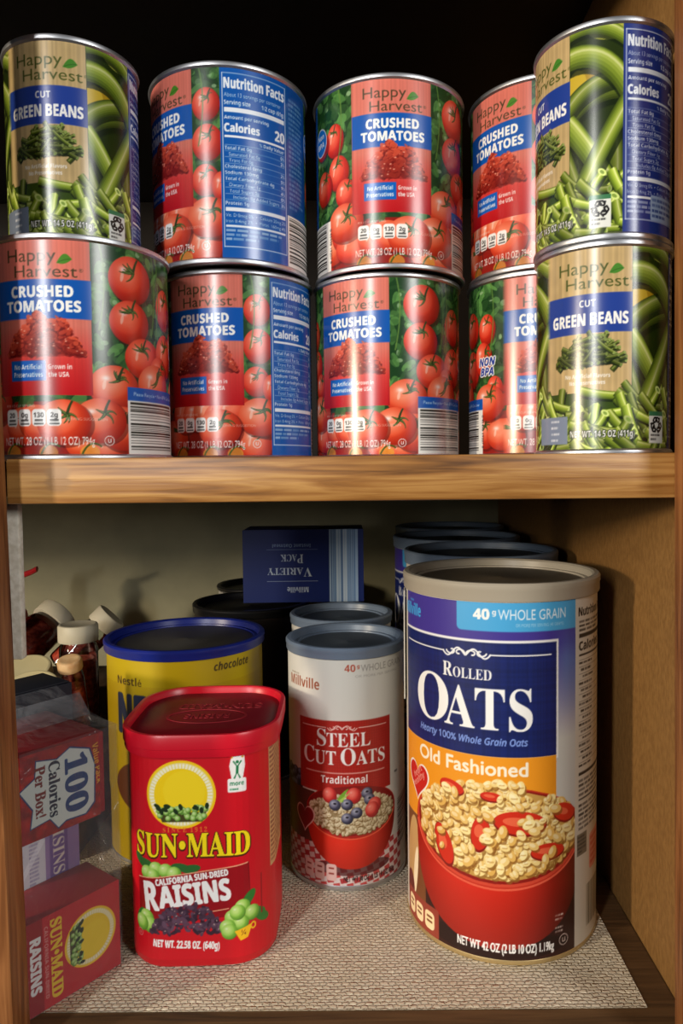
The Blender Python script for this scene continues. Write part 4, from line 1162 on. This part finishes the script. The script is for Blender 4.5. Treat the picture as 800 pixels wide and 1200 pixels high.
# raised lettering on the lid, upside down to the viewer
def raised_text(name, txt, style, width, cap, parent, mat, loc, rz, h=.0003, ring=None):
    bm = bmesh.new()
    ol, wd = outlines(txt, style)
    c2 = bpy.data.curves.new(name, 'CURVE'); c2.dimensions = '2D'; c2.fill_mode = 'BOTH'; c2.extrude = h / 2
    def add(P):
        sp = c2.splines.new('POLY'); sp.points.add(len(P) - 1); sp.use_cyclic_u = True
        for q, p in zip(sp.points, P): q.co = (p[0], p[1], 0, 1)
    for p in ol:
        add(np.stack([(p[:, 0] - wd / 2) * width / wd, p[:, 1] * cap], 1))
    if ring:
        a = np.linspace(0, 2 * pi, 48, endpoint=False)
        for r_ in (1., .93):
            add(np.stack([ring[0] * r_ * np.cos(a), ring[2] + ring[1] * r_ * np.sin(a)], 1))
    t = bpy.data.objects.new(name, c2); COL.objects.link(t)
    me = bpy.data.meshes.new_from_object(t.evaluated_get(bpy.context.evaluated_depsgraph_get()))
    bpy.data.objects.remove(t); bpy.data.curves.remove(c2)
    me.name = name; me.materials.clear(); me.materials.append(mat)
    o = bpy.data.objects.new(name, me); COL.objects.link(o); o.parent = parent; o.location = loc; o.rotation_euler = (0, 0, rz)
    return o
raised_text('raised_lettering', 'SUN•MAID', 'serif', .058, .0095, lid, M['red_emboss'], (.006, .020, RH - .0038), pi)
raised_text('raised_lettering', 'RAISINS', 'bold', .030, .008, lid, M['red_emboss'], (0, -.001, RH - .0038), pi, ring=(.027, .014, .004))
CA = canister_label()
P, dist = resample(rrect_loop(RW, RD, .024, 0, 10, BU), 0)
i0 = int(np.argmin(np.where(P[:, 1] < 0, abs(P[:, 0]), 9)))
f_ = -P[i0, 0]
s0 = dist[i0] - P[i0, 0]
tot = dist[-1]
def on_canister(x, y):
    s = (s0 + (x - 80) / 1000.) % tot
    px = np.interp(s, dist, P[:, 0]); py = np.interp(s, dist, P[:, 1])
    k = 1 + .0002 / np.hypot(px, py)
    return np.stack([px * k, py * k, RH - .0142 - (y - 4.8) / 1000. * .128 / .1285], 1)
print_grid('label', CA, on_canister, M['print_satin'], rc)

# ------------------------------------------------------------------ yellow cocoa canister and the dark ones
cc = thing('cocoa_canister', 'yellow cocoa powder canister with blue rimmed lid behind the red canister', 'canister', (-.1560, .6170, ZL), radians(8))
canister(cc, .0640, .1725, cocoa_label(), .0085, .0662, M['blue_lid'], M['cocoa_top'], M['steel'], M['yellow'])
dk = thing('dark_canister', 'dark canister with black lid under the blue porridge box', 'canister', (-.1230, .7640, ZL), 0, 'dark canisters at the back')
canister(dk, .0590, .1735, None, .0085, .0606, M['black'], M['black'], M['steel'], M['dark_body'])
dk2 = thing('dark_canister', 'dark lidded canister with a pale top edge behind the one under the porridge box', 'canister', (-.1330, .9050, ZL), 0, 'dark canisters at the back')
canister(dk2, .0530, .1700, None, .0050, .0545, M['black'], M['black'], M['steel'], M['board_white'])

# blue porridge box standing on the dark canister
vb = thing('porridge_box', 'blue variety pack porridge box standing upside down on a dark canister', 'box', (-.0675, .7790, ZL + .1736), radians(1.5))
mesh_obj('carton', box(-.0620, -.029, 0, .0620, .029, .0750, .0008), M['navy'], vb, smooth=30)
VA = variety_label()
print_grid('label', VA, lambda x, y: np.stack([-.0622 + x / 1000. * .1244 / .126, 0 * x - .0292, .0751 - y / 1000. * .0752 / .076], 1), M['print_satin'], vb)

# ------------------------------------------------------------------ raisin multipack by the left post
A = Vector((-.1936, .3975)); U = Vector((.607, .794)).normalized(); Nn = Vector((U.y, -U.x))
rz = atan2(U.y, U.x)
def pack_thing(name, label, cat, du, dn, z, group=None):
    p = A + U * du - Nn * dn
    return thing(name, label, cat, (p.x, p.y, ZL + z), rz, group)
# local axes: +X along the face, -Y out of the face
def raisin_box(label, du, dn, z, w, d, h, art):
    o = pack_thing('raisin_box', label, 'box', du, dn, z, 'raisin boxes in the clear pack')
    mesh_obj('carton', box(0, .0004, 0, w, d, h, .0006), M['paper_red'], o, smooth=30)
    if art is not None:
        print_grid('front_print', art, lambda x, y: np.stack([x / art.w * w, 0 * x, h - y / art.h * h], 1), M['print_satin'], o)
    return o
raisin_box('red raisin box lying on its side at the foot of the clear pack', 0, .0012, .0002, .060, .036, .0545, box_front())
raisin_box('red raisin box across the top of the clear pack behind the printed starburst', -.006, .0016, .1012, .0585, .066, .050, None)
ib = pack_thing('raisin_box', 'pale lilac box standing upright inside the clear pack behind the gap', 'box', +.006, .0385, .0002, 'raisin boxes in the clear pack')
mesh_obj('carton', box(0, .0004, 0, .050, .027, .1005, .0006), M['paper_dark'], ib, smooth=30)  # dark brown sides stand in for shade inside the pack
IA = inner_box_label()
print_grid('front_print', IA, lambda x, y: np.stack([.004 + x / 40. * .046, 0 * x, .1005 - y / 50. * .050], 1), M['print_satin'], ib)
film = bpy.data.materials.new('clear_film'); film.use_nodes = True
N, L = nodes(film)
for n in list(N): N.remove(n)
out = N.new('ShaderNodeOutputMaterial'); mix = N.new('ShaderNodeMixShader'); tr = N.new('ShaderNodeBsdfTransparent'); pr = N.new('ShaderNodeBsdfPrincipled')
tr.inputs['Color'].default_value = (.93, .93, .94, 1)
pr.inputs['Base Color'].default_value = (.3, .3, .31, 1); pr.inputs['Roughness'].default_value = .12; pr.inputs['Specular IOR Level'].default_value = 1.
tc = N.new('ShaderNodeTexCoord'); nz = N.new('ShaderNodeTexNoise'); nz.inputs['Scale'].default_value = 60; nz.inputs['Detail'].default_value = 3; nz.inputs['Distortion'].default_value = 1.5
bp = N.new('ShaderNodeBump'); bp.inputs['Strength'].default_value = .9; bp.inputs['Distance'].default_value = .004
mix.inputs['Fac'].default_value = .16
L.new(tc.outputs['Object'], nz.inputs['Vector']); L.new(nz.outputs['Fac'], bp.inputs['Height']); L.new(bp.outputs['Normal'], pr.inputs['Normal'])
L.new(tr.outputs[0], mix.inputs[1]); L.new(pr.outputs[0], mix.inputs[2]); L.new(mix.outputs[0], out.inputs['Surface'])
film_seal = film.copy(); film_seal.name = 'sealed_film'; film_seal.node_tree.nodes['Mix Shader'].inputs['Fac'].default_value = .35
pk = pack_thing('raisin_pack_wrapper', 'clear plastic film wrapper around the raisin boxes with a printed calorie starburst', 'wrapper', 0, 0, 0)
# film: front, right and top sheets, a little loose
def sheet(f, nu, nv, amp, seed):
    r = np.random.default_rng(seed)
    bm = bmesh.new()
    nx = vnoise(nv + 1, nu + 1, 5, seed) - .5
    V = [[bm.verts.new(Vector(f(u / nu, v / nv, (nx[v, u]) * amp * sin(pi * u / nu) * sin(pi * v / nv)))) for u in range(nu + 1)] for v in range(nv + 1)]
    for v in range(nv):
        for u in range(nu):
            bm.faces.new((V[v][u], V[v][u + 1], V[v + 1][u + 1], V[v + 1][u]))
    return bm
PW, PD, PH = .0612, .0690, .1530
mesh_obj('front_film', sheet(lambda u, v, e: (-.0006 + u * PW, -.0002 + (.0006 - abs(e)) * 1 - (.0 if v > .36 else 0), .0004 + v * PH), 30, 60, .0024, 1), film, pk, smooth=60)
mesh_obj('side_film', sheet(lambda u, v, e: (PW + .0002 + abs(e), u * PD * .55, .0004 + v * PH), 30, 60, .004, 2), film, pk, smooth=60)
mesh_obj('top_film', sheet(lambda u, v, e: (-.0006 + u * PW, v * PD, PH + .0008 + abs(e) + .012 * v * v), 30, 30, .006, 3), film, pk, smooth=60)
mesh_obj('seal_flap', sheet(lambda u, v, e: (-.01 + u * (PW + .01), .030 + .012 * v, PH + .001 + .012 * v), 30, 12, .0, 4), film_seal, pk, smooth=60)
SP = starburst_panel()
print_grid('printed_panel', SP, lambda x, y: np.stack([-.0065 + x / 60. * .0550, 0 * x + .0006, .1516 - y / 52. * .0505], 1), M['print_gloss'], pk)

dc = pack_thing('dark_carton', 'plain dark navy carton standing between the raisin pack and the spice jars', 'box', -.030, .074, .0)
mesh_obj('carton', box(0, 0, 0, .105, .036, .164, .0008), material('blackened_navy_card', srgb(16, 20, 32), .5), dc, smooth=30)
dcf = mesh_obj('flap', box(.002, .001, .1642, .103, .035, .1652, .0004), material('dark_card_flap', srgb(24, 27, 36), .6), dc, smooth=30)

# ------------------------------------------------------------------ spice jars on a low carton
ct = thing('jar_tray', 'low brown cardboard tray under the spice jars', 'tray', (-.298, .69, ZL))
mesh_obj('tray_board', box(-.066, -.125, 0, .062, .060, .060, .001), M['paper_dark'], ct, smooth=30)
mesh_obj('tray_board', box(-.130, .062, 0, .062, .150, .085, .001), M['paper_dark'], ct, smooth=30)
glass = bpy.data.materials.new('jar_glass'); glass.use_nodes = True
N, L = nodes(glass)
for n in list(N): N.remove(n)
out = N.new('ShaderNodeOutputMaterial'); mix = N.new('ShaderNodeMixShader'); tr = N.new('ShaderNodeBsdfTransparent'); gl = N.new('ShaderNodeBsdfGlossy'); fr = N.new('ShaderNodeFresnel'); fr.inputs['IOR'].default_value = 1.6
tr.inputs['Color'].default_value = (.86, .9, .88, 1); gl.inputs['Roughness'].default_value = .05
L.new(fr.outputs[0], mix.inputs[0]); L.new(tr.outputs[0], mix.inputs[1]); L.new(gl.outputs[0], mix.inputs[2]); L.new(mix.outputs[0], out.inputs['Surface'])
TRAY = ZL + .0602
def jar(label, x, y, z, r=.0205, h=.073, axis=(0, 0, 1), fill=.8, lidmat='white_lid', lidh=.017):
    o = thing('spice_jar', label, 'jar', (x, y, z), 0, 'spice jars behind the raisin pack')
    o.rotation_mode = 'QUATERNION'; o.rotation_quaternion = Vector((0, 0, 1)).rotation_difference(Vector(axis).normalized())
    hb = h - lidh
    mesh_obj('glass_body', lathe([(r * .8, 0), (r * .95, .001), (r, .004), (r, hb - .008), (r * .9, hb - .003), (r * .84, hb - .001), (r * .84, h - .004)], 48, cap1=False), glass, o)
    mesh_obj('spice', lathe([(r * .75, .0015), (r * .93, .003), (r * .94, (hb - .006) * fill), (r * .8, (hb - .006) * fill + .003)], 32), M['bits'], o)
    R = r * 1.04
    mesh_obj('lid', lathe([(R * .9, hb), (R - .0004, hb), (R, hb + .0008), (R, h - .0022), (R - .0008, h - .0006), (R - .0022, h), (R - .0035, h - .0002), (R - .0045, h - .0005)], 64), M[lidmat], o)
    return o
jar('upright spice jar with ivory lid and red flakes behind the tan topped jar', -.2900, .722, TRAY, .0184, .099)
jar('upright jar with broad ivory lid by the left post, the rear of two', -.3080, .668, TRAY + .0035, .0205, .078, (.04, -.36, 1), .8, 'tan_lid', .011)
jar('upright jar with broad ivory lid nearest the left post, front of two', -.2820, .618, TRAY + .0035, .0205, .077, (.05, -.36, 1), .8, 'tan_lid', .011)
jar('small spice jar with tan lid tilted forward beside the broad ivory lids', -.2600, .652, TRAY + .001, .0100, .091, (.0, -.3, 1), .8, 'spice', .010)
jar('spice jar of red flakes lying on its side with its ivory lid tipped up', -.386, .769, -.2035, .0215, .080, (.423, .725, .543), .9)
jar('spice jar lying askew with ivory lid up beside the yellow canister', -.3290, .770, ZL + .0855 + .018, .0165, .074, (.62, .2, .62))
rb = thing('sauce_bottle', 'narrow red plastic bottle with a side nozzle behind the white strip', 'bottle', (-.4240, .860, ZL))
mesh_obj('body', lathe([(.016, 0), (.019, .002), (.020, .008), (.020, .130), (.017, .145), (.009, .156), (.008, .166)], 40), M['red'], rb)
mesh_obj('nozzle', lathe([(.010, .164), (.011, .166), (.011, .178), (.0075, .184), (.004, .190)], 32), M['red'], rb)
mesh_obj('spout', loop_shape([[(x_, .0035 * cos(a), .184 + .004 * t_ + .0035 * sin(a)) for a in [k * pi / 4 for k in range(8)]] for t_, x_ in enumerate((.0, .012, .024, .032))]), M['red'], rb)

# ------------------------------------------------------------------ light and lens
def area(name, loc, target, sx, sy, power, col):
    l = bpy.data.lights.new(name, 'AREA'); l.shape = 'RECTANGLE'; l.size = sx; l.size_y = sy; l.energy = power; l.color = col
    o = bpy.data.objects.new(name, l); COL.objects.link(o)
    o.location = loc
    o.rotation_euler = (Vector(target) - Vector(loc)).to_track_quat('-Z', 'Y').to_euler()
    return o
T0 = Vector((0, .45, H0 - .08))
def from_dir(phi, el, d):
    p, e = radians(phi), radians(el)
    return T0 + d * Vector((-sin(p) * cos(e), -cos(p) * cos(e), sin(e)))
area('lamp_light', from_dir(55, 8.5, 2.0), T0, .10, .14, 18, (1, .84, .62))
area('warm_streak_light', from_dir(55, 11, 2.3), T0, .12, .9, 9, (1, .90, .74))  # added tall strip beside the lamp, keeps the warm streaks on the cans
area('window_light', from_dir(27, 17, 2.0), T0, .12, .9, 21, (1, .99, .97))
area('room_light', from_dir(-42, 20, 2.2), T0, .5, .6, 20, (1, .99, .97))
w = bpy.data.worlds.new('room'); SC.world = w; w.use_nodes = True
bg = w.node_tree.nodes['Background']; bg.inputs['Color'].default_value = (.80, .90, 1, 1); bg.inputs['Strength'].default_value = .04

cam = bpy.data.cameras.new('camera'); co = bpy.data.objects.new('camera', cam); COL.objects.link(co)
f, pit, yaw, rol, cx, cy = 855.408, .04693, -.00165, .00983, 428.925, 590.981
cyw, syw, cp, sp, cr, sr = cos(yaw), sin(yaw), cos(pit), sin(pit), cos(rol), sin(rol)
F = Vector((syw * cp, cyw * cp, -sp)); R = Vector((cyw, -syw, 0)); D = F.cross(R)
R2 = cr * R + sr * D; D2 = -sr * R + cr * D
mw = Matrix((R2, -D2, -F)).transposed().to_4x4(); mw.translation = (0, 0, H0)
co.matrix_world = mw
cam.sensor_fit = 'VERTICAL'; cam.sensor_height = 36; cam.sensor_width = 24; cam.lens = f / 1200 * 36
cam.shift_x = -(cx - 400) / 1200; cam.shift_y = -(600 - cy) / 1200
cam.clip_start = .01
SC.camera = co
SC.view_settings.view_transform = 'Standard'; SC.view_settings.look = 'None'; SC.view_settings.gamma = 1; SC.view_settings.use_curve_mapping = False
SC.view_settings.exposure = 0.
